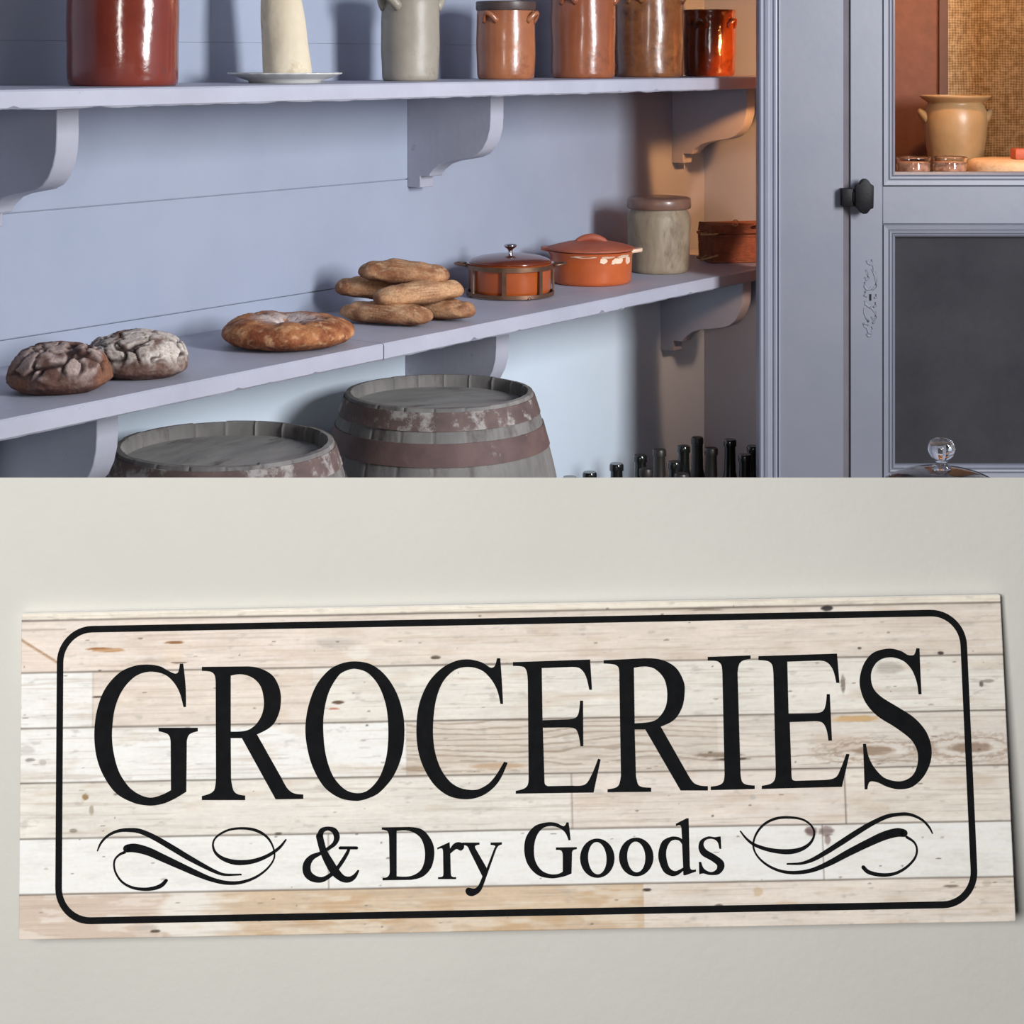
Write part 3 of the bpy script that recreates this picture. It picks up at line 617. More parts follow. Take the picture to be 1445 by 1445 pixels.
bts = [(832,666,4.09,BOT,'dark bottle at the far left of the row, only its top showing'),
 (870,654,4.14,BOT,'dark bottle second from the left with a clear rounded lip'),
 (903.5,642,4.24,BOT,'dark bottle standing where the pale wall turns into shadow'),
 (930.5,634,4.31,BOT2,'brown-black bottle just right of the shadow edge on the wall'),
 (964.5,629,4.36,BOT,'broad-shouldered black bottle left of the tall brown one'),
 (984,617,4.45,BOT2,'tallest bottle, dusty brown, in the middle of the corner group'),
 (1003.5,632,4.33,BOT2,'short dark brown bottle right of the tallest one'),
 (1030,620,4.42,BOT,'tall black bottle with wide shoulders near the casing'),
 (1051,641,4.28,BOT,'dark bottle half hidden beside the casing, the lower of two'),
 (1063,629,4.37,BOT,'dark bottle hard against the casing, the taller of two'),
 (804,672.6,4.05,BOT,'barely visible bottle top next to the right cask'),
 (912,661,4.10,BOT2,'low dark bottle in front, between the third and fourth ones'),
 (952,651,4.20,BOT,'low dark bottle in front left of the broad-shouldered one'),
 (962,668,4.02,DUST,'small pale-topped bottle at the very front of the group')]
for i, (px, py, y, m, lab) in enumerate(bts):
    x = (px-722)/2500*y; top = EYE-(py-83)/2500*y
    bottle(x, y, top, m if m is not DUST else BOT2, lab, rb=.036 if 'broad' in lab or 'wide' in lab else .030, lip=.0165 if i != 5 else .0155, long=.9 if 'broad' in lab else 1.15)

# ------------------------------------------------------------------ glass cheese dome on a small table
TX, TY = .558, 2.30; TT = EYE-.532-.152
tb = thing('side_table', (TX, TY, 0), 'small round wooden side table under the glass dome', 'table')
WOOD = mat('grey_table_wood', (92, 88, 90), (112, 108, 108), rough=.5, scale=12, stretch=(6, 1, 1))
mb = MB(); mb.lathe([(0,TT-.022),(.19,TT-.022),(.197,TT-.018),(.2,TT-.011),(.197,TT-.004),(.19,TT),(0,TT)], 72); mb.build('tabletop', WOOD, tb, smooth=True, angle=40)
for k in range(3):
    a = 2*math.pi*k/3+.4; mb = MB(); mb.tube([(.14*math.cos(a), .14*math.sin(a), TT-.02), (.15*math.cos(a), .15*math.sin(a), TT*.5), (.17*math.cos(a), .17*math.sin(a), .0)], [.017, .020, .012], 14); mb.build('leg', WOOD, tb, smooth=True)
gd = thing('glass_cloche', (TX, TY, TT), 'clear glass dome with round knob in front of the cupboard door', 'cloche')
mb = MB(); prof = [(.118, .012)]
for i in range(1, 21): a = math.pi/2*i/20; prof.append((.118*math.cos(a)**.8 if i < 20 else .0, .045+.107*math.sin(a)))
inner = [(max(0, r-.003), z-.003 if r < .1 else z) for r, z in prof[::-1]]
mb.lathe(prof+inner[0:-1]+[(.115, .012), (.118, .012)], 96); mb.build('dome', GLASS, gd, smooth=True)
mb = MB(); mb.lathe([(0,.1495),(.010,.1500),(.0125,.153),(.0125,.1555),(.008,.158),(.0065,.160),(.009,.163),(.0145,.168),(.0172,.1755),(.0172,.181),(.014,.1875),(.008,.191),(0,.192)], 48); mb.build('knob', GLASS, gd, smooth=True)
mb = MB(); mb.lathe([(0,.0005),(.12,.0005),(.13,.004),(.145,.009),(.145,.012),(.128,.0095),(.122,.0118),(0,.0118)], 96); mb.build('glass_base', GLASS, gd, smooth=True)

# ------------------------------------------------------------------ the sign on the front wall
GLYPHS = {
 'letter_G': ["-135.71,43.01 -134.42,42.99 -134.23,41.58 -134.04,40.18 -133.87,38.78 -133.71,37.37 -133.57,35.97 -133.46,34.56 -133.38,33.13 -133.33,31.69 -133.29,30.24 -133.28,28.78 -133.27,27.32 -133.27,25.86 -134.23,25.88 -134.49,27.00 -134.75,28.10 -135.03,29.17 -135.33,30.21 -135.66,31.20 -136.03,32.12 -136.41,32.92 -136.85,33.72 -137.33,34.49 -137.85,35.23 -138.38,35.91 -138.92,36.53 -139.42,37.05 -139.97,37.55 -140.54,38.01 -141.15,38.43 -141.78,38.79 -142.45,39.09 -143.29,39.38 -144.21,39.65 -145.20,39.88 -146.22,40.04 -147.25,40.13 -148.23,40.13 -149.22,40.03 -150.22,39.86 -151.22,39.60 -152.20,39.27 -153.14,38.86 -154.01,38.37 -154.93,37.72 -155.85,36.95 -156.76,36.09 -157.62,35.16 -158.42,34.18 -159.14,33.17 -159.81,32.08 -160.43,30.90 -161.00,29.66 -161.50,28.38 -161.95,27.08 -162.32,25.78 -162.64,24.32 -162.91,22.76 -163.11,21.14 -163.26,19.53 -163.37,17.97 -163.44,16.51 -163.46,15.27 -163.43,14.02 -163.37,12.78 -163.25,11.54 -163.10,10.31 -162.90,9.08 -162.64,7.75 -162.34,6.37 -161.99,4.98 -161.59,3.60 -161.14,2.27 -160.63,1.02 -160.07,-0.12 -159.42,-1.25 -158.70,-2.35 -157.95,-3.40 -157.20,-4.36 -156.46,-5.21 -155.80,-5.85 -155.08,-6.46 -154.32,-7.01 -153.53,-7.52 -152.75,-7.97 -151.98,-8.36 -151.28,-8.68 -150.54,-8.96 -149.79,-9.20 -149.03,-9.38 -148.27,-9.50 -147.52,-9.55 -146.76,-9.51 -146.00,-9.40 -145.24,-9.22 -144.48,-9.00 -143.75,-8.76 -143.05,-8.52 -142.41,-8.28 -141.78,-8.01 -141.16,-7.72 -140.56,-7.40 -139.95,-7.08 -139.35,-6.75 -139.49,12.36 -139.55,12.89 -139.64,13.42 -139.76,13.92 -139.93,14.38 -140.18,14.80 -140.51,15.16 -140.97,15.47 -141.53,15.73 -142.17,15.95 -142.86,16.14 -143.60,16.31 -144.35,16.47 -144.48,17.83 -128.47,17.54 -128.48,16.17 -129.14,16.04 -129.78,15.90 -130.39,15.74 -130.95,15.54 -131.45,15.30 -131.87,15.00 -132.20,14.64 -132.45,14.23 -132.63,13.77 -132.77,13.28 -132.87,12.76 -132.96,12.24 -133.16,-7.47 -134.11,-8.02 -135.04,-8.56 -135.96,-9.09 -136.87,-9.58 -137.74,-10.04 -138.58,-10.45 -139.30,-10.77 -140.03,-11.09 -140.77,-11.38 -141.52,-11.65 -142.28,-11.89 -143.05,-12.08 -143.86,-12.25 -144.70,-12.40 -145.55,-12.52 -146.42,-12.60 -147.29,-12.63 -148.15,-12.60 -149.14,-12.53 -150.20,-12.41 -151.30,-12.24 -152.40,-12.01 -153.48,-11.73 -154.53,-11.38 -155.69,-10.93 -156.90,-10.41 -158.13,-9.82 -159.35,-9.15 -160.50,-8.40 -161.56,-7.57 -162.55,-6.61 -163.49,-5.53 -164.38,-4.37 -165.22,-3.16 -165.99,-1.93 -166.69,-0.71 -167.32,0.47 -167.89,1.68 -168.41,2.92 -168.86,4.18 -169.26,5.45 -169.60,6.73 -169.90,8.11 -170.15,9.53 -170.34,10.99 -170.48,12.46 -170.57,13.94 -170.61,15.40 -170.59,16.92 -170.53,18.47 -170.41,20.04 -170.23,21.61 -169.99,23.16 -169.69,24.67 -169.32,26.18 -168.90,27.68 -168.41,29.17 -167.85,30.62 -167.22,32.01 -166.52,33.31 -165.72,34.53 -164.82,35.73 -163.84,36.88 -162.81,37.94 -161.78,38.90 -160.76,39.74 -159.84,40.37 -158.85,40.91 -157.80,41.39 -156.74,41.79 -155.68,42.14 -154.67,42.43 -153.72,42.64 -152.75,42.80 -151.76,42.89 -150.78,42.95 -149.81,42.96 -148.88,42.94 -148.00,42.89 -147.09,42.80 -146.18,42.67 -145.31,42.50 -144.48,42.31 -143.74,42.10 -143.16,41.87 -142.61,41.58 -142.07,41.25 -141.55,40.90 -141.03,40.58 -140.52,40.30 -140.03,40.06 -139.51,39.80 -138.99,39.56 -138.48,39.35 -138.02,39.20 -137.63,39.12 -137.38,39.13 -137.12,39.21 -136.88,39.33 -136.67,39.50 -136.48,39.69 -136.35,39.91 -136.20,40.28 -136.08,40.73 -135.97,41.24 -135.87,41.80 -135.79,42.40"],
 'letter_R': ["-126.71,41.60 -110.33,41.48 -109.23,41.47 -108.14,41.45 -107.05,41.39 -105.99,41.28 -104.93,41.11 -103.91,40.86 -102.87,40.53 -101.83,40.13 -100.80,39.67 -99.82,39.14 -98.93,38.57 -98.14,37.95 -97.49,37.29 -96.92,36.54 -96.42,35.74 -95.98,34.90 -95.61,34.06 -95.28,33.24 -95.01,32.43 -94.80,31.61 -94.65,30.78 -94.55,29.94 -94.49,29.09 -94.48,28.25 -94.50,27.35 -94.57,26.41 -94.68,25.46 -94.84,24.51 -95.06,23.58 -95.34,22.69 -95.68,21.81 -96.06,20.93 -96.50,20.06 -97.01,19.24 -97.59,18.47 -98.25,17.79 -99.07,17.13 -99.99,16.54 -101.00,15.99 -102.08,15.47 -103.21,14.98 -104.35,14.49 -94.54,-2.64 -94.12,-3.47 -93.70,-4.28 -93.28,-5.05 -92.86,-5.77 -92.44,-6.43 -92.01,-6.99 -91.67,-7.39 -91.28,-7.76 -90.87,-8.10 -90.43,-8.40 -89.96,-8.67 -89.48,-8.88 -88.92,-9.06 -88.32,-9.19 -87.69,-9.29 -87.02,-9.35 -86.34,-9.40 -85.66,-9.44 -85.67,-11.10 -96.82,-11.08 -110.44,13.18 -115.04,13.27 -114.97,-2.89 -114.83,-3.72 -114.70,-4.53 -114.55,-5.31 -114.40,-6.02 -114.22,-6.66 -114.02,-7.21 -113.85,-7.54 -113.63,-7.84 -113.37,-8.12 -113.08,-8.37 -112.77,-8.59 -112.43,-8.77 -112.00,-8.94 -111.52,-9.08 -110.99,-9.19 -110.43,-9.29 -109.84,-9.37 -109.25,-9.44 -109.25,-11.16 -126.79,-10.84 -126.79,-9.31 -126.12,-9.15 -125.47,-9.00 -124.85,-8.83 -124.27,-8.66 -123.74,-8.47 -123.28,-8.27 -122.95,-8.09 -122.63,-7.88 -122.33,-7.64 -122.07,-7.38 -121.84,-7.08 -121.68,-6.76 -121.51,-6.26 -121.37,-5.66 -121.26,-5.00 -121.18,-4.29 -121.10,-3.54 -121.03,-2.78 -121.07,35.58 -121.11,36.11 -121.16,36.63 -121.22,37.13 -121.31,37.59 -121.42,38.02 -121.58,38.39 -121.76,38.68 -121.98,38.94 -122.25,39.17 -122.54,39.37 -122.86,39.54 -123.18,39.66 -123.65,39.78 -124.18,39.87 -124.77,39.94 -125.39,39.98 -126.05,40.01 -126.71,40.04", "-114.96,37.95 -114.19,38.10 -113.41,38.23 -112.64,38.34 -111.87,38.41 -111.10,38.42 -110.34,38.37 -109.57,38.25 -108.78,38.08 -108.01,37.85 -107.25,37.57 -106.52,37.24 -105.85,36.85 -105.22,36.40 -104.61,35.89 -104.03,35.33 -103.51,34.71 -103.04,34.06 -102.66,33.37 -102.31,32.55 -102.03,31.63 -101.79,30.66 -101.61,29.66 -101.48,28.68 -101.40,27.76 -101.38,26.92 -101.41,26.08 -101.50,25.24 -101.64,24.41 -101.83,23.59 -102.07,22.81 -102.37,22.03 -102.74,21.26 -103.16,20.51 -103.63,19.79 -104.13,19.12 -104.65,18.52 -105.20,18.00 -105.79,17.51 -106.41,17.06 -107.08,16.68 -107.78,16.36 -108.50,16.12 -109.42,15.93 -110.43,15.80 -111.52,15.74 -112.66,15.72 -113.84,15.72 -115.03,15.74"],
 'letter_O': ["-63.77,42.61 -62.72,42.54 -61.64,42.42 -60.54,42.24 -59.44,41.99 -58.38,41.67 -57.36,41.25 -56.35,40.70 -55.33,40.06 -54.34,39.32 -53.38,38.52 -52.48,37.67 -51.64,36.78 -50.81,35.78 -50.00,34.69 -49.23,33.54 -48.50,32.33 -47.84,31.10 -47.24,29.86 -46.69,28.57 -46.20,27.22 -45.77,25.84 -45.39,24.45 -45.06,23.08 -44.78,21.75 -44.57,20.53 -44.41,19.29 -44.30,18.05 -44.24,16.80 -44.22,15.56 -44.24,14.32 -44.30,12.94 -44.39,11.51 -44.53,10.05 -44.72,8.58 -44.98,7.12 -45.32,5.70 -45.75,4.24 -46.25,2.76 -46.83,1.27 -47.47,-0.18 -48.18,-1.56 -48.94,-2.86 -49.77,-4.07 -50.72,-5.26 -51.74,-6.39 -52.78,-7.45 -53.80,-8.40 -54.76,-9.21 -55.53,-9.75 -56.38,-10.22 -57.27,-10.63 -58.17,-10.99 -59.05,-11.30 -59.88,-11.57 -60.60,-11.79 -61.34,-11.97 -62.09,-12.13 -62.84,-12.23 -63.59,-12.29 -64.35,-12.29 -65.31,-12.23 -66.36,-12.13 -67.47,-11.97 -68.59,-11.75 -69.68,-11.45 -70.71,-11.07 -71.80,-10.55 -72.92,-9.93 -74.04,-9.22 -75.12,-8.44 -76.13,-7.58 -77.04,-6.65 -77.95,-5.52 -78.83,-4.25 -79.66,-2.88 -80.43,-1.44 -81.14,0.01 -81.76,1.43 -82.30,2.85 -82.77,4.31 -83.17,5.80 -83.52,7.28 -83.81,8.72 -84.06,10.11 -84.25,11.33 -84.39,12.57 -84.50,13.81 -84.55,15.05 -84.56,16.29 -84.51,17.53 -84.42,18.84 -84.27,20.18 -84.07,21.53 -83.82,22.89 -83.52,24.24 -83.17,25.56 -82.76,26.92 -82.30,28.31 -81.78,29.71 -81.20,31.07 -80.58,32.36 -79.90,33.57 -79.17,34.67 -78.34,35.75 -77.45,36.79 -76.53,37.75 -75.61,38.63 -74.72,39.39 -73.95,39.95 -73.13,40.45 -72.27,40.89 -71.38,41.28 -70.47,41.62 -69.56,41.91 -68.63,42.15 -67.68,42.35 -66.71,42.50 -65.73,42.60 -64.75,42.63", "-63.80,39.68 -63.00,39.55 -62.13,39.36 -61.22,39.10 -60.32,38.76 -59.46,38.34 -58.69,37.85 -57.88,37.17 -57.07,36.37 -56.28,35.47 -55.53,34.51 -54.85,33.50 -54.26,32.48 -53.67,31.29 -53.12,29.99 -52.62,28.62 -52.17,27.21 -51.78,25.77 -51.47,24.36 -51.21,22.81 -51.02,21.18 -50.88,19.51 -50.80,17.81 -50.76,16.11 -50.76,14.44 -50.80,12.77 -50.88,11.08 -51.01,9.39 -51.19,7.72 -51.42,6.11 -51.72,4.58 -52.06,3.18 -52.48,1.76 -52.96,0.37 -53.50,-0.98 -54.07,-2.23 -54.69,-3.37 -55.30,-4.32 -56.02,-5.24 -56.80,-6.12 -57.61,-6.93 -58.43,-7.63 -59.21,-8.20 -59.87,-8.59 -60.59,-8.89 -61.34,-9.12 -62.12,-9.28 -62.90,-9.35 -63.68,-9.35 -64.51,-9.27 -65.39,-9.12 -66.28,-8.89 -67.16,-8.58 -68.00,-8.19 -68.76,-7.72 -69.60,-7.07 -70.46,-6.29 -71.31,-5.40 -72.12,-4.44 -72.86,-3.44 -73.50,-2.41 -74.10,-1.23 -74.65,0.05 -75.14,1.41 -75.58,2.82 -75.97,4.24 -76.30,5.65 -76.59,7.14 -76.82,8.69 -77.00,10.29 -77.14,11.88 -77.24,13.44 -77.30,14.93 -77.34,16.27 -77.34,17.61 -77.30,18.96 -77.22,20.30 -77.09,21.64 -76.91,22.97 -76.68,24.33 -76.40,25.71 -76.07,27.10 -75.70,28.46 -75.27,29.76 -74.79,30.99 -74.26,32.13 -73.62,33.28 -72.93,34.39 -72.22,35.44 -71.52,36.37 -70.89,37.14 -70.44,37.58 -69.95,37.96 -69.41,38.29 -68.84,38.59 -68.25,38.84 -67.66,39.07 -67.05,39.28 -66.42,39.46 -65.77,39.60 -65.11,39.70 -64.45,39.73"],
 'letter_C': ["-5.98,42.78 -4.69,42.76 -4.61,41.31 -4.52,39.85 -4.44,38.40 -4.36,36.94 -4.29,35.49 -4.22,34.04 -4.16,32.52 -4.10,30.99 -4.04,29.43 -3.99,27.87 -3.94,26.30 -3.89,24.72 -4.91,24.74 -5.08,25.72 -5.26,26.70 -5.45,27.66 -5.67,28.59 -5.92,29.49 -6.21,30.35 -6.53,31.13 -6.89,31.89 -7.28,32.64 -7.72,33.37 -8.19,34.07 -8.69,34.74 -9.23,35.40 -9.80,36.05 -10.40,36.68 -11.05,37.26 -11.74,37.79 -12.48,38.23 -13.29,38.61 -14.17,38.93 -15.09,39.20 -16.04,39.40 -16.98,39.52 -17.91,39.58 -18.83,39.57 -19.78,39.50 -20.72,39.36 -21.65,39.14 -22.54,38.83 -23.38,38.44 -24.26,37.89 -25.15,37.24 -26.02,36.48 -26.84,35.66 -27.60,34.78 -28.27,33.86 -28.90,32.80 -29.49,31.63 -30.02,30.38 -30.50,29.08 -30.91,27.77 -31.27,26.46 -31.60,24.95 -31.89,23.31 -32.13,21.60 -32.32,19.87 -32.47,18.18 -32.57,16.58 -32.62,15.12 -32.63,13.65 -32.59,12.17 -32.50,10.72 -32.37,9.29 -32.19,7.92 -31.96,6.64 -31.67,5.34 -31.33,4.05 -30.94,2.79 -30.52,1.60 -30.07,0.49 -29.61,-0.48 -29.08,-1.44 -28.49,-2.37 -27.88,-3.26 -27.26,-4.08 -26.64,-4.80 -26.10,-5.37 -25.51,-5.91 -24.88,-6.41 -24.22,-6.87 -23.55,-7.28 -22.86,-7.64 -22.16,-7.95 -21.41,-8.20 -20.65,-8.42 -19.88,-8.59 -19.14,-8.72 -18.42,-8.82 -17.79,-8.90 -17.14,-8.94 -16.50,-8.95 -15.85,-8.92 -15.22,-8.85 -14.60,-8.71 -13.91,-8.49 -13.19,-8.20 -12.45,-7.85 -11.73,-7.47 -11.05,-7.06 -10.42,-6.64 -9.86,-6.20 -9.34,-5.73 -8.85,-5.23 -8.38,-4.71 -7.93,-4.17 -7.49,-3.62 -6.94,-2.86 -6.35,-2.02 -5.75,-1.11 -5.14,-0.15 -4.51,0.84 -3.88,1.86 -2.48,1.52 -2.97,0.37 -3.47,-0.77 -3.97,-1.88 -4.49,-2.95 -5.04,-3.95 -5.61,-4.88 -6.16,-5.67 -6.75,-6.43 -7.39,-7.16 -8.06,-7.86 -8.77,-8.51 -9.51,-9.11 -10.29,-9.67 -11.11,-10.19 -11.97,-10.67 -12.85,-11.10 -13.75,-11.47 -14.65,-11.78 -15.58,-12.02 -16.52,-12.21 -17.48,-12.35 -18.46,-12.43 -19.43,-12.45 -20.40,-12.41 -21.43,-12.32 -22.51,-12.18 -23.60,-11.98 -24.68,-11.71 -25.74,-11.37 -26.74,-10.94 -27.75,-10.40 -28.75,-9.77 -29.74,-9.05 -30.69,-8.26 -31.59,-7.42 -32.41,-6.54 -33.24,-5.51 -34.04,-4.37 -34.81,-3.16 -35.53,-1.90 -36.18,-0.63 -36.77,0.61 -37.26,1.80 -37.70,3.02 -38.08,4.26 -38.40,5.51 -38.67,6.78 -38.90,8.05 -39.08,9.42 -39.22,10.84 -39.30,12.30 -39.34,13.77 -39.34,15.24 -39.28,16.70 -39.19,18.15 -39.07,19.61 -38.90,21.07 -38.67,22.51 -38.38,23.94 -38.01,25.35 -37.56,26.75 -37.03,28.16 -36.43,29.55 -35.78,30.89 -35.09,32.17 -34.37,33.35 -33.63,34.39 -32.81,35.40 -31.93,36.36 -31.02,37.26 -30.08,38.10 -29.15,38.85 -28.25,39.49 -27.29,40.09 -26.30,40.62 -25.29,41.10 -24.29,41.52 -23.33,41.86 -22.44,42.12 -21.54,42.32 -20.62,42.46 -19.70,42.55 -18.77,42.59 -17.86,42.57 -16.93,42.49 -15.98,42.34 -15.04,42.14 -14.11,41.90 -13.23,41.63 -12.42,41.35 -11.72,41.02 -11.02,40.59 -10.34,40.13 -9.70,39.69 -9.11,39.32 -8.61,39.10 -8.33,39.05 -8.02,39.07 -7.72,39.16 -7.44,39.29 -7.19,39.47 -7.00,39.69 -6.79,40.05 -6.60,40.49 -6.43,41.00 -6.27,41.57 -6.12,42.17"],
 'letter_E': ["0.51,41.11 32.02,41.58 32.50,29.63 31.41,29.65 31.22,30.70 31.03,31.73 30.82,32.72 30.60,33.65 30.35,34.51 30.07,35.27 29.82,35.82 29.51,36.36 29.15,36.88 28.76,37.35 28.34,37.77 27.90,38.11 27.43,38.36 26.93,38.54 26.40,38.65 25.85,38.72 25.28,38.76 24.71,38.79 12.19,38.59 12.07,17.92 22.30,18.04 22.91,18.09 23.51,18.14 24.09,18.20 24.62,18.30 25.10,18.43 25.51,18.60 25.83,18.81 26.11,19.08 26.35,19.39 26.55,19.72 26.71,20.08 26.84,20.44 27.00,21.06 27.14,21.80 27.27,22.62 27.38,23.50 27.49,24.43 27.59,25.38 28.75,25.36 28.44,7.43 27.29,7.45 27.21,8.25 27.11,9.03 27.01,9.79 26.90,10.51 26.78,11.18 26.63,11.78 26.51,12.24 26.37,12.71 26.20,13.16 26.00,13.59 25.74,13.97 25.41,14.28 25.01,14.50 24.53,14.67 24.01,14.78 23.44,14.86 22.84,14.91 22.23,14.95 12.13,15.01 12.33,-5.21 12.33,-5.58 12.33,-5.95 12.35,-6.30 12.38,-6.63 12.45,-6.92 12.55,-7.18 12.67,-7.37 12.84,-7.53 13.04,-7.67 13.26,-7.79 13.49,-7.90 13.74,-8.00 23.61,-7.99 24.56,-8.06 25.50,-8.10 26.40,-8.10 27.24,-8.04 28.02,-7.90 28.72,-7.66 29.31,-7.28 29.82,-6.79 30.26,-6.22 30.64,-5.60 31.00,-4.95 31.35,-4.32 31.83,-3.42 32.32,-2.40 32.83,-1.29 33.34,-0.10 33.86,1.13 34.38,2.39 35.33,2.06 32.14,-10.79 0.62,-10.64 0.64,-9.60 1.24,-9.50 1.83,-9.40 2.39,-9.29 2.92,-9.16 3.41,-9.02 3.84,-8.86 4.17,-8.71 4.48,-8.53 4.77,-8.32 5.04,-8.09 5.27,-7.83 5.47,-7.54 5.62,-7.20 5.73,-6.83 5.82,-6.42 5.88,-5.99 5.92,-5.54 5.96,-5.09 6.44,33.22 6.41,33.98 6.38,34.73 6.34,35.45 6.28,36.12 6.19,36.73 6.07,37.27 5.96,37.64 5.82,38.01 5.64,38.37 5.42,38.69 5.15,38.96 4.83,39.16 4.30,39.33 3.67,39.46 2.94,39.55 2.16,39.60 1.33,39.64 0.48,39.67"],
 'letter_R.1': ["37.59,41.17 54.29,41.67 55.51,41.64 56.73,41.60 57.93,41.52 59.10,41.39 60.23,41.19 61.32,40.91 62.37,40.55 63.40,40.12 64.40,39.61 65.34,39.04 66.22,38.40 67.00,37.69 67.69,36.88 68.31,35.94 68.86,34.94 69.33,33.92 69.72,32.94 70.03,32.04 70.21,31.34 70.31,30.62 70.35,29.89 70.33,29.16 70.29,28.42 70.22,27.69 70.14,26.83 70.03,25.91 69.88,24.95 69.68,23.98 69.43,23.04 69.10,22.13 68.69,21.26 68.23,20.37 67.71,19.51 67.12,18.69 66.47,17.92 65.75,17.24 64.96,16.66 64.09,16.15 63.15,15.70 62.17,15.30 61.15,14.92 60.12,14.57 70.23,-3.80 70.64,-4.53 71.04,-5.23 71.44,-5.90 71.85,-6.52 72.26,-7.07 72.67,-7.53 73.02,-7.84 73.40,-8.10 73.82,-8.32 74.27,-8.51 74.72,-8.67 75.18,-8.81 75.68,-8.93 76.22,-9.01 76.78,-9.08 77.35,-9.12 77.94,-9.15 78.54,-9.18 78.49,-10.83 67.48,-10.63 53.83,13.57 49.49,13.65 49.50,-4.66 49.62,-5.32 49.74,-5.97 49.87,-6.58 50.01,-7.14 50.17,-7.64 50.36,-8.05 50.54,-8.29 50.77,-8.49 51.03,-8.66 51.32,-8.80 51.63,-8.91 51.93,-9.00 52.40,-9.10 52.95,-9.18 53.55,-9.24 54.19,-9.29 54.86,-9.33 55.55,-9.37 55.51,-10.91 37.87,-10.77 37.90,-9.66 38.50,-9.60 39.09,-9.53 39.66,-9.45 40.19,-9.35 40.68,-9.24 41.10,-9.11 41.40,-8.98 41.69,-8.82 41.97,-8.63 42.22,-8.42 42.43,-8.18 42.60,-7.91 42.78,-7.49 42.94,-6.99 43.08,-6.43 43.21,-5.83 43.33,-5.19 43.45,-4.54 43.83,34.39 43.85,35.11 43.86,35.82 43.85,36.49 43.81,37.11 43.73,37.66 43.61,38.13 43.46,38.43 43.25,38.69 42.98,38.93 42.69,39.12 42.37,39.28 42.04,39.40 41.48,39.54 40.82,39.64 40.07,39.73 39.27,39.80 38.43,39.87 37.56,39.92", "49.82,38.01 50.71,38.14 51.58,38.27 52.44,38.36 53.28,38.43 54.08,38.45 54.84,38.42 55.51,38.34 56.18,38.22 56.84,38.06 57.47,37.84 58.08,37.57 58.65,37.23 59.27,36.76 59.91,36.21 60.54,35.59 61.12,34.91 61.64,34.18 62.07,33.43 62.41,32.60 62.68,31.70 62.89,30.74 63.04,29.76 63.14,28.78 63.19,27.82 63.19,26.88 63.14,25.92 63.04,24.96 62.89,24.02 62.67,23.11 62.38,22.26 62.02,21.45 61.56,20.65 61.04,19.87 60.49,19.16 59.92,18.52 59.38,17.98 58.92,17.61 58.42,17.29 57.88,17.03 57.31,16.81 56.73,16.63 56.15,16.49 55.26,16.35 54.26,16.24 53.16,16.15 52.00,16.09 50.78,16.04 49.55,16.00"],
 'letter_I': ["80.14,41.71 97.60,41.98 97.55,40.65 96.98,40.59 96.41,40.51 95.87,40.43 95.36,40.33 94.89,40.20 94.47,40.05 94.14,39.89 93.82,39.69 93.53,39.47 93.27,39.21 93.04,38.93 92.85,38.62 92.67,38.19 92.51,37.70 92.38,37.15 92.26,36.57 92.16,35.96 92.06,35.33 91.95,-4.73 92.00,-5.29 92.06,-5.84 92.14,-6.37 92.24,-6.86 92.37,-7.30 92.53,-7.68 92.72,-7.95 92.96,-8.18 93.23,-8.39 93.54,-8.56 93.86,-8.70 94.18,-8.81 94.63,-8.93 95.15,-9.03 95.71,-9.11 96.30,-9.17 96.92,-9.22 97.55,-9.27 97.50,-10.57 79.72,-10.70 79.76,-9.40 80.44,-9.33 81.11,-9.26 81.75,-9.17 82.35,-9.07 82.89,-8.95 83.36,-8.81 83.68,-8.68 83.99,-8.51 84.29,-8.31 84.55,-8.08 84.78,-7.82 84.96,-7.54 85.12,-7.15 85.24,-6.71 85.34,-6.23 85.41,-5.71 85.47,-5.17 85.53,-4.61 85.92,34.79 85.91,35.48 85.89,36.16 85.86,36.80 85.80,37.41 85.70,37.96 85.56,38.43 85.39,38.77 85.17,39.09 84.90,39.37 84.60,39.62 84.26,39.83 83.91,39.98 83.41,40.11 82.84,40.21 82.20,40.26 81.53,40.29 80.82,40.31 80.10,40.32"],
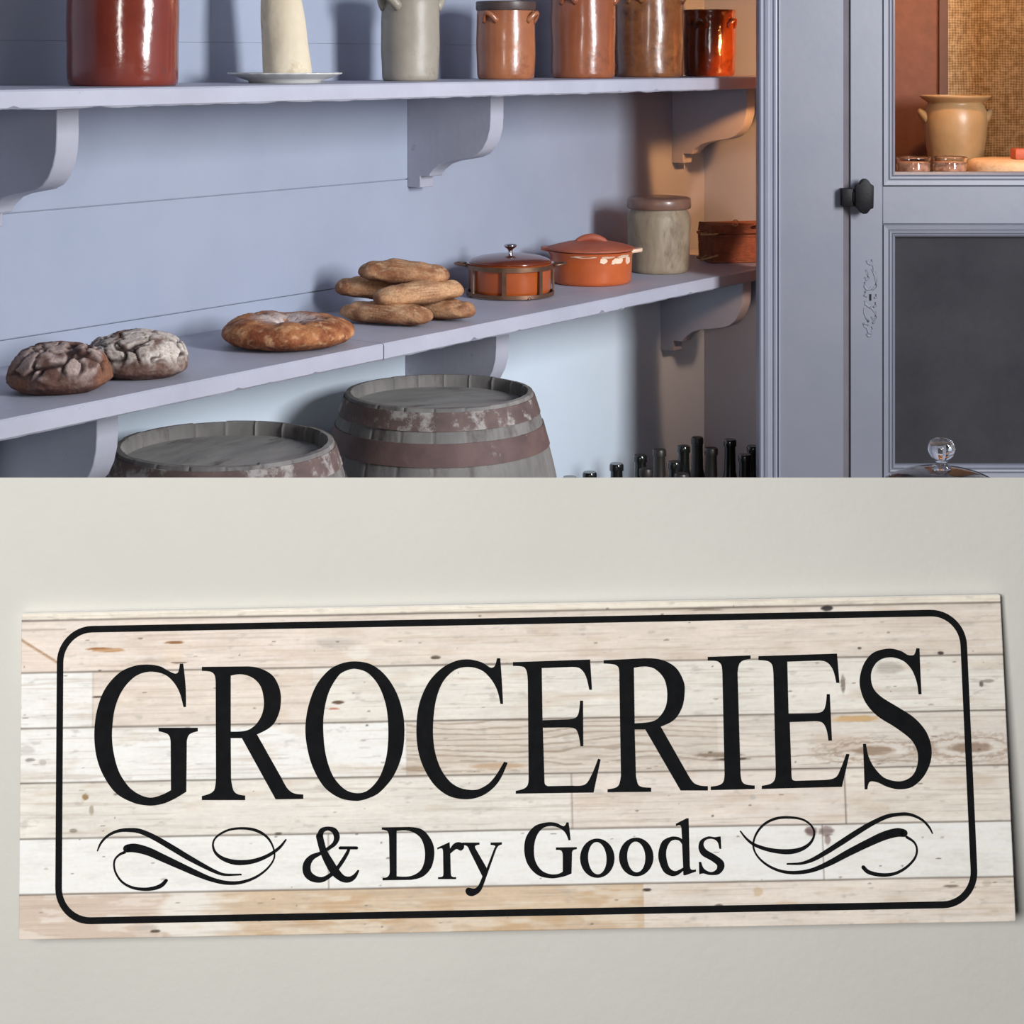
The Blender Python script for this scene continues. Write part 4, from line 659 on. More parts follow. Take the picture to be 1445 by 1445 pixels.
 'letter_E.1': ["100.86,41.65 132.89,42.05 133.45,30.48 132.23,30.50 132.08,31.43 131.93,32.35 131.75,33.25 131.56,34.09 131.33,34.88 131.07,35.60 130.80,36.18 130.47,36.75 130.11,37.30 129.70,37.81 129.26,38.25 128.80,38.62 128.31,38.90 127.78,39.10 127.22,39.25 126.64,39.35 126.04,39.42 125.43,39.47 112.49,39.25 112.28,18.62 122.60,18.62 123.25,18.66 123.89,18.70 124.50,18.76 125.06,18.87 125.58,19.01 126.02,19.22 126.38,19.49 126.68,19.83 126.94,20.21 127.15,20.63 127.32,21.06 127.47,21.49 127.63,22.11 127.77,22.81 127.89,23.57 128.00,24.39 128.09,25.23 128.19,26.09 129.34,26.07 129.52,7.80 128.16,7.82 128.08,8.64 127.99,9.45 127.89,10.23 127.77,10.97 127.63,11.67 127.45,12.30 127.28,12.80 127.08,13.30 126.85,13.79 126.57,14.24 126.24,14.63 125.86,14.95 125.41,15.18 124.90,15.34 124.34,15.44 123.74,15.50 123.12,15.52 122.49,15.54 112.64,15.39 112.60,-4.45 112.60,-4.97 112.60,-5.47 112.62,-5.94 112.66,-6.37 112.73,-6.75 112.84,-7.07 112.98,-7.26 113.16,-7.41 113.38,-7.53 113.63,-7.61 113.89,-7.68 114.17,-7.74 125.67,-7.63 126.57,-7.57 127.46,-7.50 128.30,-7.40 129.09,-7.25 129.81,-7.03 130.44,-6.73 130.95,-6.34 131.37,-5.85 131.72,-5.30 132.02,-4.71 132.31,-4.10 132.60,-3.51 133.00,-2.69 133.42,-1.78 133.86,-0.78 134.30,0.26 134.75,1.35 135.20,2.46 136.41,2.30 132.87,-10.37 100.41,-10.62 100.45,-9.45 101.11,-9.36 101.76,-9.27 102.39,-9.16 102.98,-9.04 103.52,-8.90 103.99,-8.73 104.34,-8.57 104.68,-8.37 105.00,-8.14 105.28,-7.87 105.53,-7.58 105.73,-7.26 105.90,-6.87 106.03,-6.42 106.13,-5.94 106.21,-5.42 106.26,-4.88 106.31,-4.34 106.73,34.40 106.71,35.09 106.68,35.77 106.64,36.42 106.57,37.02 106.46,37.57 106.31,38.04 106.15,38.38 105.92,38.70 105.65,38.98 105.35,39.23 105.02,39.44 104.67,39.60 104.16,39.75 103.58,39.87 102.94,39.96 102.25,40.03 101.54,40.08 100.80,40.13"],
 'letter_S': ["165.43,43.56 166.66,43.54 166.65,42.05 166.63,40.56 166.62,39.07 166.61,37.59 166.61,36.10 166.61,34.61 166.61,33.09 166.62,31.56 166.63,30.02 166.65,28.48 166.66,26.93 166.68,25.38 165.52,25.40 165.46,26.31 165.39,27.21 165.31,28.10 165.20,28.98 165.06,29.84 164.87,30.69 164.65,31.50 164.40,32.31 164.12,33.12 163.80,33.90 163.44,34.64 163.03,35.34 162.60,35.99 162.12,36.62 161.60,37.21 161.04,37.77 160.43,38.27 159.78,38.70 159.04,39.10 158.22,39.46 157.36,39.77 156.47,40.01 155.59,40.18 154.74,40.25 153.90,40.23 153.04,40.13 152.19,39.95 151.37,39.69 150.61,39.38 149.92,39.02 149.31,38.59 148.74,38.07 148.23,37.50 147.78,36.89 147.39,36.26 147.06,35.64 146.80,35.01 146.60,34.37 146.46,33.70 146.38,33.03 146.34,32.35 146.35,31.69 146.40,31.02 146.50,30.33 146.64,29.65 146.84,28.98 147.10,28.33 147.41,27.71 147.82,27.11 148.30,26.51 148.85,25.93 149.44,25.38 150.05,24.85 150.67,24.36 151.51,23.76 152.46,23.15 153.49,22.53 154.55,21.90 155.61,21.26 156.63,20.63 157.71,19.95 158.85,19.25 160.01,18.53 161.15,17.79 162.24,17.03 163.22,16.23 164.09,15.43 164.94,14.58 165.73,13.69 166.48,12.78 167.15,11.84 167.74,10.90 168.23,9.97 168.65,8.99 169.02,7.99 169.32,6.98 169.55,5.96 169.71,4.97 169.80,3.99 169.82,3.00 169.78,2.01 169.67,1.02 169.49,0.05 169.24,-0.91 168.92,-1.91 168.51,-2.92 168.04,-3.93 167.50,-4.92 166.91,-5.86 166.28,-6.74 165.58,-7.56 164.80,-8.36 163.98,-9.12 163.11,-9.81 162.24,-10.40 161.37,-10.88 160.51,-11.23 159.60,-11.48 158.66,-11.64 157.72,-11.73 156.80,-11.76 155.92,-11.76 155.12,-11.71 154.31,-11.58 153.52,-11.40 152.74,-11.18 151.97,-10.94 151.24,-10.70 150.54,-10.43 149.85,-10.10 149.16,-9.74 148.50,-9.39 147.86,-9.09 147.26,-8.87 146.75,-8.72 146.20,-8.58 145.64,-8.47 145.11,-8.42 144.63,-8.46 144.23,-8.62 143.92,-8.90 143.67,-9.30 143.48,-9.78 143.33,-10.32 143.21,-10.92 143.09,-11.53 142.08,-11.51 142.09,-9.81 142.11,-8.12 142.12,-6.45 142.13,-4.82 142.14,-3.24 142.14,-1.72 142.14,-0.40 142.14,0.93 142.14,2.26 142.14,3.60 142.13,4.93 142.13,6.26 143.28,6.24 143.38,5.31 143.50,4.38 143.63,3.47 143.80,2.58 144.01,1.70 144.28,0.85 144.59,0.03 144.95,-0.77 145.35,-1.56 145.79,-2.33 146.28,-3.06 146.79,-3.77 147.34,-4.46 147.92,-5.15 148.54,-5.82 149.21,-6.43 149.92,-6.98 150.70,-7.43 151.59,-7.82 152.60,-8.16 153.66,-8.43 154.73,-8.62 155.77,-8.72 156.73,-8.71 157.61,-8.59 158.49,-8.37 159.34,-8.05 160.15,-7.65 160.90,-7.18 161.55,-6.65 162.11,-6.05 162.60,-5.35 163.03,-4.58 163.38,-3.77 163.68,-2.95 163.91,-2.12 164.09,-1.28 164.21,-0.41 164.26,0.49 164.25,1.38 164.17,2.26 164.00,3.11 163.76,3.93 163.44,4.75 163.04,5.55 162.58,6.32 162.07,7.05 161.50,7.74 160.72,8.52 159.80,9.32 158.79,10.12 157.73,10.91 156.65,11.69 155.60,12.44 154.44,13.21 153.18,13.99 151.88,14.76 150.61,15.54 149.40,16.34 148.34,17.17 147.46,17.96 146.61,18.81 145.81,19.70 145.06,20.62 144.39,21.57 143.80,22.51 143.32,23.46 142.91,24.47 142.56,25.51 142.27,26.55 142.04,27.55 141.87,28.47 141.78,29.24 141.73,30.01 141.74,30.78 141.80,31.56 141.91,32.33 142.06,33.09 142.27,33.94 142.53,34.84 142.85,35.76 143.22,36.66 143.64,37.53 144.11,38.33 144.63,39.09 145.20,39.83 145.82,40.53 146.49,41.18 147.22,41.75 148.01,42.23 148.93,42.64 149.96,42.97 151.05,43.24 152.16,43.44 153.23,43.57 154.20,43.64 155.02,43.62 155.86,43.52 156.69,43.36 157.49,43.15 158.24,42.92 158.93,42.69 159.47,42.45 159.99,42.14 160.50,41.80 160.99,41.47 161.46,41.18 161.92,40.98 162.31,40.86 162.74,40.76 163.17,40.71 163.59,40.70 163.97,40.77 164.30,40.94 164.57,41.20 164.79,41.56 164.98,42.00 165.15,42.49 165.30,43.02"],
 'letter_D': ["-53.89,-22.87 -42.80,-22.89 -41.80,-22.98 -40.82,-23.08 -39.86,-23.23 -38.94,-23.45 -38.07,-23.76 -37.27,-24.18 -36.53,-24.74 -35.82,-25.43 -35.17,-26.21 -34.58,-27.04 -34.07,-27.88 -33.65,-28.68 -33.33,-29.43 -33.10,-30.20 -32.93,-31.00 -32.83,-31.81 -32.78,-32.62 -32.79,-33.43 -32.86,-34.30 -32.99,-35.22 -33.18,-36.15 -33.43,-37.07 -33.74,-37.93 -34.10,-38.71 -34.53,-39.41 -35.03,-40.07 -35.59,-40.69 -36.20,-41.26 -36.85,-41.76 -37.54,-42.19 -38.26,-42.53 -39.04,-42.80 -39.86,-43.00 -40.71,-43.16 -41.59,-43.29 -42.47,-43.40 -53.83,-43.37 -53.82,-42.48 -53.48,-42.48 -53.14,-42.46 -52.82,-42.44 -52.51,-42.39 -52.23,-42.32 -51.98,-42.22 -51.76,-42.09 -51.57,-41.92 -51.40,-41.73 -51.25,-41.52 -51.13,-41.29 -51.04,-41.06 -50.97,-40.78 -50.92,-40.46 -50.89,-40.12 -50.88,-39.75 -50.88,-39.38 -50.89,-39.00 -50.98,-26.59 -51.03,-26.19 -51.08,-25.79 -51.14,-25.42 -51.22,-25.07 -51.32,-24.77 -51.45,-24.51 -51.59,-24.35 -51.78,-24.22 -52.00,-24.12 -52.23,-24.04 -52.46,-23.97 -52.67,-23.90 -52.87,-23.84 -53.07,-23.80 -53.28,-23.76 -53.49,-23.74 -53.69,-23.72 -53.90,-23.70", "-47.93,-24.28 -47.05,-24.20 -46.17,-24.14 -45.30,-24.11 -44.45,-24.13 -43.62,-24.21 -42.82,-24.37 -42.03,-24.63 -41.24,-24.95 -40.48,-25.34 -39.75,-25.79 -39.10,-26.28 -38.54,-26.82 -38.08,-27.41 -37.70,-28.06 -37.39,-28.77 -37.13,-29.50 -36.93,-30.25 -36.76,-30.99 -36.63,-31.75 -36.55,-32.55 -36.51,-33.36 -36.53,-34.17 -36.59,-34.96 -36.70,-35.72 -36.86,-36.45 -37.06,-37.19 -37.31,-37.92 -37.61,-38.61 -37.98,-39.25 -38.42,-39.81 -38.95,-40.31 -39.56,-40.77 -40.23,-41.16 -40.95,-41.50 -41.70,-41.78 -42.45,-41.98 -43.29,-42.12 -44.20,-42.19 -45.15,-42.19 -46.13,-42.15 -47.14,-42.08 -48.16,-42.00"],
 'letter_r': ["-31.53,-31.20 -26.57,-29.11 -26.43,-31.65 -26.15,-31.28 -25.88,-30.91 -25.60,-30.56 -25.32,-30.24 -25.03,-29.96 -24.74,-29.73 -24.46,-29.56 -24.16,-29.42 -23.84,-29.31 -23.52,-29.23 -23.20,-29.18 -22.88,-29.17 -22.56,-29.20 -22.21,-29.26 -21.86,-29.36 -21.54,-29.48 -21.26,-29.63 -21.05,-29.80 -20.89,-30.00 -20.78,-30.24 -20.71,-30.50 -20.69,-30.78 -20.70,-31.04 -20.76,-31.28 -20.88,-31.51 -21.04,-31.76 -21.26,-31.99 -21.50,-32.20 -21.75,-32.35 -22.01,-32.44 -22.28,-32.41 -22.58,-32.28 -22.89,-32.10 -23.21,-31.93 -23.53,-31.81 -23.85,-31.81 -24.22,-31.95 -24.62,-32.17 -25.03,-32.46 -25.46,-32.79 -25.90,-33.16 -26.34,-33.54 -26.27,-40.62 -26.25,-40.98 -26.23,-41.32 -26.19,-41.65 -26.12,-41.94 -26.02,-42.19 -25.87,-42.40 -25.66,-42.54 -25.42,-42.64 -25.13,-42.70 -24.82,-42.72 -24.49,-42.73 -24.15,-42.72 -24.16,-43.43 -31.41,-43.30 -31.40,-42.59 -31.03,-42.61 -30.67,-42.62 -30.33,-42.60 -30.03,-42.56 -29.76,-42.47 -29.55,-42.33 -29.40,-42.13 -29.30,-41.88 -29.24,-41.59 -29.22,-41.27 -29.21,-40.92 -29.22,-40.57 -29.22,-32.90 -29.24,-32.58 -29.27,-32.27 -29.32,-31.98 -29.40,-31.74 -29.52,-31.54 -29.69,-31.41 -29.91,-31.36 -30.18,-31.37 -30.48,-31.43 -30.82,-31.53 -31.17,-31.66 -31.54,-31.79"],
 'letter_y': ["-21.35,-29.38 -14.45,-29.50 -14.47,-30.21 -14.81,-30.26 -15.15,-30.32 -15.46,-30.38 -15.73,-30.45 -15.96,-30.54 -16.14,-30.65 -16.24,-30.78 -16.28,-30.93 -16.29,-31.09 -16.26,-31.27 -16.21,-31.46 -16.15,-31.66 -11.68,-39.41 -8.47,-31.80 -8.32,-31.61 -8.20,-31.42 -8.10,-31.24 -8.05,-31.07 -8.06,-30.93 -8.14,-30.80 -8.31,-30.69 -8.55,-30.61 -8.86,-30.55 -9.21,-30.49 -9.58,-30.45 -9.98,-30.41 -9.96,-29.58 -5.35,-29.55 -5.49,-30.37 -5.75,-30.43 -6.00,-30.50 -6.25,-30.58 -6.49,-30.67 -6.71,-30.79 -6.91,-30.94 -7.10,-31.12 -7.27,-31.34 -7.43,-31.58 -7.58,-31.85 -7.72,-32.12 -7.86,-32.40 -13.02,-45.57 -13.24,-46.11 -13.46,-46.64 -13.70,-47.15 -13.97,-47.64 -14.27,-48.08 -14.61,-48.48 -15.01,-48.85 -15.48,-49.19 -15.97,-49.49 -16.47,-49.74 -16.96,-49.94 -17.40,-50.08 -17.77,-50.13 -18.16,-50.13 -18.54,-50.07 -18.92,-49.98 -19.26,-49.85 -19.54,-49.69 -19.78,-49.49 -20.00,-49.23 -20.18,-48.94 -20.32,-48.63 -20.41,-48.34 -20.43,-48.09 -20.40,-47.85 -20.30,-47.60 -20.15,-47.37 -19.96,-47.17 -19.74,-47.02 -19.49,-46.93 -19.13,-46.91 -18.66,-46.98 -18.15,-47.10 -17.63,-47.21 -17.15,-47.28 -16.74,-47.27 -16.42,-47.18 -16.13,-47.03 -15.86,-46.85 -15.61,-46.62 -15.38,-46.38 -15.18,-46.12 -14.91,-45.69 -14.62,-45.17 -14.34,-44.59 -14.05,-43.96 -13.75,-43.30 -13.46,-42.62 -18.63,-32.20 -18.74,-31.92 -18.85,-31.63 -18.99,-31.37 -19.14,-31.12 -19.31,-30.90 -19.52,-30.71 -19.77,-30.56 -20.05,-30.45 -20.35,-30.37 -20.68,-30.30 -21.02,-30.25 -21.36,-30.20"],
 'letter_G.1': ["20.97,-22.27 21.77,-22.28 21.83,-22.83 21.89,-23.37 21.95,-23.92 22.01,-24.46 22.07,-25.00 22.12,-25.55 22.17,-26.12 22.22,-26.71 22.27,-27.30 22.32,-27.90 22.36,-28.50 22.41,-29.10 21.61,-29.21 21.43,-28.64 21.24,-28.08 21.03,-27.54 20.81,-27.02 20.55,-26.54 20.26,-26.11 19.94,-25.73 19.57,-25.37 19.17,-25.06 18.75,-24.77 18.30,-24.51 17.84,-24.29 17.33,-24.08 16.79,-23.89 16.22,-23.73 15.63,-23.61 15.05,-23.53 14.47,-23.52 13.89,-23.55 13.30,-23.62 12.70,-23.75 12.12,-23.92 11.57,-24.16 11.06,-24.46 10.57,-24.85 10.09,-25.33 9.63,-25.86 9.21,-26.44 8.84,-27.05 8.53,-27.67 8.26,-28.37 8.02,-29.13 7.83,-29.93 7.68,-30.75 7.57,-31.58 7.51,-32.38 7.49,-33.18 7.50,-34.00 7.55,-34.82 7.66,-35.62 7.81,-36.39 8.02,-37.11 8.30,-37.78 8.64,-38.45 9.03,-39.09 9.47,-39.68 9.93,-40.22 10.41,-40.69 10.89,-41.07 11.44,-41.39 12.02,-41.66 12.61,-41.89 13.19,-42.08 13.75,-42.22 14.26,-42.32 14.79,-42.38 15.33,-42.39 15.86,-42.38 16.36,-42.34 16.82,-42.28 17.20,-42.20 17.57,-42.09 17.93,-41.95 18.29,-41.79 18.64,-41.62 18.99,-41.44 19.14,-34.95 19.10,-34.60 19.06,-34.25 19.00,-33.92 18.90,-33.63 18.76,-33.37 18.56,-33.17 18.30,-33.02 17.99,-32.92 17.64,-32.87 17.25,-32.84 16.84,-32.83 16.42,-32.84 16.44,-31.95 24.86,-31.98 24.85,-32.69 24.51,-32.74 24.19,-32.79 23.88,-32.86 23.61,-32.95 23.37,-33.08 23.17,-33.25 23.03,-33.47 22.93,-33.73 22.87,-34.02 22.84,-34.34 22.83,-34.67 22.82,-35.02 22.47,-42.09 21.95,-42.31 21.42,-42.52 20.89,-42.72 20.35,-42.91 19.81,-43.07 19.26,-43.21 18.53,-43.36 17.74,-43.52 16.90,-43.67 16.04,-43.78 15.17,-43.84 14.33,-43.83 13.43,-43.74 12.48,-43.61 11.52,-43.43 10.57,-43.18 9.66,-42.85 8.83,-42.43 8.06,-41.91 7.32,-41.28 6.62,-40.58 5.98,-39.82 5.41,-39.03 4.93,-38.24 4.53,-37.41 4.22,-36.54 3.98,-35.64 3.80,-34.72 3.68,-33.80 3.62,-32.90 3.62,-32.00 3.67,-31.09 3.78,-30.17 3.96,-29.27 4.21,-28.41 4.53,-27.60 4.95,-26.82 5.45,-26.05 6.02,-25.31 6.64,-24.63 7.31,-24.03 8.00,-23.52 8.76,-23.11 9.59,-22.79 10.47,-22.55 11.35,-22.37 12.19,-22.23 12.96,-22.13 13.58,-22.07 14.21,-22.06 14.84,-22.09 15.47,-22.15 16.07,-22.25 16.65,-22.37 17.21,-22.56 17.77,-22.84 18.31,-23.15 18.83,-23.44 19.30,-23.65 19.70,-23.73 20.00,-23.67 20.25,-23.50 20.47,-23.26 20.65,-22.97 20.81,-22.63"],
 'letter_o': ["40.00,-36.51 39.86,-37.83 39.51,-39.10 38.97,-40.29 38.25,-41.36 37.37,-42.28 36.36,-43.03 35.25,-43.57 34.07,-43.89 32.87,-43.98 31.67,-43.84 30.51,-43.48 29.42,-42.90 28.45,-42.12 27.62,-41.17 26.95,-40.08 26.47,-38.87 26.19,-37.58 26.11,-36.26 26.25,-34.94 26.59,-33.66 27.13,-32.47 27.86,-31.39 28.73,-30.47 29.75,-29.72 30.86,-29.18 32.04,-28.86 33.24,-28.77 34.45,-28.90 35.61,-29.27 36.69,-29.85 37.67,-30.63 38.50,-31.58 39.16,-32.68 39.64,-33.90 39.92,-35.18", "36.80,-36.23 36.78,-37.33 36.66,-38.40 36.42,-39.41 36.08,-40.32 35.64,-41.11 35.13,-41.76 34.56,-42.25 33.94,-42.56 33.29,-42.68 32.64,-42.61 32.00,-42.35 31.39,-41.91 30.83,-41.30 30.34,-40.55 29.93,-39.66 29.62,-38.68 29.41,-37.62 29.31,-36.53 29.32,-35.43 29.45,-34.36 29.69,-33.36 30.03,-32.44 30.46,-31.64 30.98,-30.99 31.55,-30.50 32.17,-30.19 32.82,-30.07 33.47,-30.14 34.11,-30.40 34.72,-30.84 35.28,-31.45 35.77,-32.21 36.18,-33.10 36.49,-34.09 36.70,-35.14"],
 'letter_o.1': ["55.73,-36.32 55.59,-37.62 55.24,-38.87 54.70,-40.04 53.97,-41.10 53.09,-42.01 52.08,-42.74 50.97,-43.27 49.80,-43.58 48.59,-43.67 47.39,-43.54 46.23,-43.18 45.15,-42.61 44.18,-41.85 43.35,-40.91 42.68,-39.83 42.20,-38.64 41.92,-37.37 41.85,-36.07 41.99,-34.77 42.34,-33.51 42.88,-32.34 43.60,-31.28 44.48,-30.37 45.49,-29.64 46.61,-29.11 47.79,-28.79 49.00,-28.70 50.20,-28.83 51.36,-29.19 52.44,-29.76 53.41,-30.53 54.24,-31.47 54.91,-32.56 55.39,-33.75 55.66,-35.02", "52.48,-36.05 52.46,-37.09 52.33,-38.11 52.09,-39.07 51.75,-39.94 51.32,-40.70 50.82,-41.32 50.25,-41.79 49.64,-42.08 49.00,-42.20 48.36,-42.13 47.73,-41.89 47.14,-41.47 46.59,-40.89 46.11,-40.17 45.71,-39.32 45.40,-38.39 45.20,-37.38 45.11,-36.34 45.13,-35.29 45.26,-34.27 45.49,-33.31 45.83,-32.44 46.26,-31.68 46.76,-31.06 47.33,-30.59 47.94,-30.29 48.58,-30.18 49.22,-30.24 49.85,-30.49 50.45,-30.91 51.00,-31.49 51.48,-32.22 51.88,-33.06 52.18,-34.00 52.38,-35.01"],
 'letter_d': ["65.14,-23.66 69.63,-21.55 70.37,-21.57 70.30,-40.00 70.35,-40.31 70.40,-40.60 70.47,-40.88 70.57,-41.12 70.70,-41.33 70.87,-41.48 71.10,-41.58 71.37,-41.63 71.67,-41.64 72.01,-41.61 72.36,-41.57 72.71,-41.52 72.69,-42.28 68.35,-43.62 67.62,-43.49 67.61,-41.84 67.23,-42.16 66.85,-42.46 66.46,-42.76 66.08,-43.02 65.69,-43.26 65.29,-43.44 64.90,-43.59 64.49,-43.72 64.07,-43.82 63.65,-43.87 63.23,-43.87 62.82,-43.81 62.33,-43.68 61.80,-43.48 61.24,-43.23 60.71,-42.93 60.22,-42.58 59.80,-42.17 59.41,-41.61 59.04,-40.95 58.70,-40.21 58.40,-39.44 58.15,-38.70 57.96,-38.01 57.83,-37.43 57.75,-36.84 57.72,-36.25 57.73,-35.65 57.78,-35.05 57.87,-34.47 58.03,-33.79 58.23,-33.05 58.48,-32.30 58.78,-31.58 59.13,-30.92 59.53,-30.36 60.00,-29.93 60.56,-29.56 61.17,-29.26 61.80,-29.01 62.40,-28.81 62.96,-28.65 63.42,-28.56 63.90,-28.52 64.39,-28.53 64.87,-28.56 65.32,-28.63 65.73,-28.70 66.05,-28.79 66.37,-28.92 66.67,-29.07 66.97,-29.24 67.26,-29.43 67.54,-29.62 67.37,-25.18 67.31,-24.95 67.25,-24.72 67.17,-24.51 67.07,-24.34 66.94,-24.20 66.79,-24.11 66.59,-24.07 66.36,-24.09 66.10,-24.14 65.82,-24.22 65.53,-24.32 65.24,-24.43", "67.48,-31.69 67.29,-31.34 67.08,-30.99 66.86,-30.68 66.61,-30.40 66.32,-30.17 65.99,-30.01 65.60,-29.90 65.13,-29.82 64.64,-29.80 64.13,-29.84 63.65,-29.95 63.22,-30.13 62.84,-30.42 62.46,-30.80 62.11,-31.24 61.80,-31.73 61.52,-32.25 61.30,-32.76 61.13,-33.30 61.00,-33.87 60.91,-34.47 60.87,-35.08 60.86,-35.69 60.89,-36.29 60.98,-36.98 61.10,-37.73 61.27,-38.49 61.48,-39.23 61.72,-39.89 62.00,-40.44 62.29,-40.83 62.64,-41.18 63.04,-41.48 63.48,-41.72 63.94,-41.89 64.41,-41.96 64.90,-41.92 65.41,-41.78 65.95,-41.57 66.51,-41.30 67.07,-40.99 67.64,-40.66"],
 'letter_s': ["82.45,-28.89 83.12,-28.90 83.22,-33.63 82.48,-33.61 82.40,-33.07 82.30,-32.53 82.19,-32.02 82.05,-31.55 81.87,-31.13 81.65,-30.76 81.38,-30.47 81.06,-30.22 80.70,-30.02 80.32,-29.86 79.92,-29.74 79.53,-29.66 79.12,-29.63 78.68,-29.64 78.23,-29.70 77.79,-29.79 77.39,-29.92 77.06,-30.09 76.79,-30.30 76.54,-30.56 76.34,-30.86 76.20,-31.19 76.11,-31.52 76.08,-31.84 76.14,-32.18 76.27,-32.55 76.45,-32.93 76.68,-33.30 76.95,-33.64 77.25,-33.93 77.72,-34.28 78.30,-34.63 78.94,-34.98 79.62,-35.33 80.27,-35.69 80.87,-36.06 81.42,-36.44 82.00,-36.82 82.56,-37.23 83.08,-37.64 83.53,-38.05 83.86,-38.48 84.07,-38.88 84.20,-39.32 84.28,-39.78 84.28,-40.24 84.21,-40.70 84.08,-41.13 83.87,-41.56 83.58,-42.01 83.21,-42.44 82.80,-42.84 82.34,-43.19 81.86,-43.45 81.31,-43.62 80.69,-43.71 80.03,-43.75 79.36,-43.74 78.73,-43.71 78.17,-43.68 77.75,-43.61 77.32,-43.50 76.89,-43.36 76.48,-43.22 76.09,-43.11 75.74,-43.04 75.46,-43.03 75.18,-43.05 74.90,-43.10 74.62,-43.16 74.35,-43.23 74.07,-43.31 74.03,-38.59 74.95,-38.61 75.08,-39.11 75.22,-39.60 75.38,-40.07 75.57,-40.52 75.81,-40.92 76.10,-41.28 76.47,-41.61 76.91,-41.91 77.39,-42.18 77.89,-42.40 78.38,-42.55 78.82,-42.63 79.23,-42.61 79.64,-42.51 80.05,-42.34 80.43,-42.13 80.75,-41.90 81.00,-41.67 81.17,-41.41 81.30,-41.12 81.38,-40.81 81.39,-40.49 81.35,-40.18 81.24,-39.90 81.01,-39.60 80.67,-39.29 80.27,-38.98 79.83,-38.67 79.39,-38.37 78.96,-38.09 78.41,-37.76 77.77,-37.43 77.09,-37.08 76.42,-36.73 75.82,-36.35 75.34,-35.96 75.00,-35.59 74.71,-35.17 74.47,-34.71 74.28,-34.24 74.14,-33.76 74.07,-33.28 74.06,-32.79 74.11,-32.27 74.21,-31.74 74.38,-31.23 74.61,-30.76 74.90,-30.35 75.29,-29.99 75.79,-29.66 76.34,-29.37 76.92,-29.13 77.50,-28.94 78.02,-28.81 78.49,-28.76 78.98,-28.79 79.47,-28.87 79.94,-28.97 80.38,-29.05 80.78,-29.09 81.06,-29.09 81.34,-29.07 81.62,-29.03 81.89,-28.99 82.17,-28.94"],
}
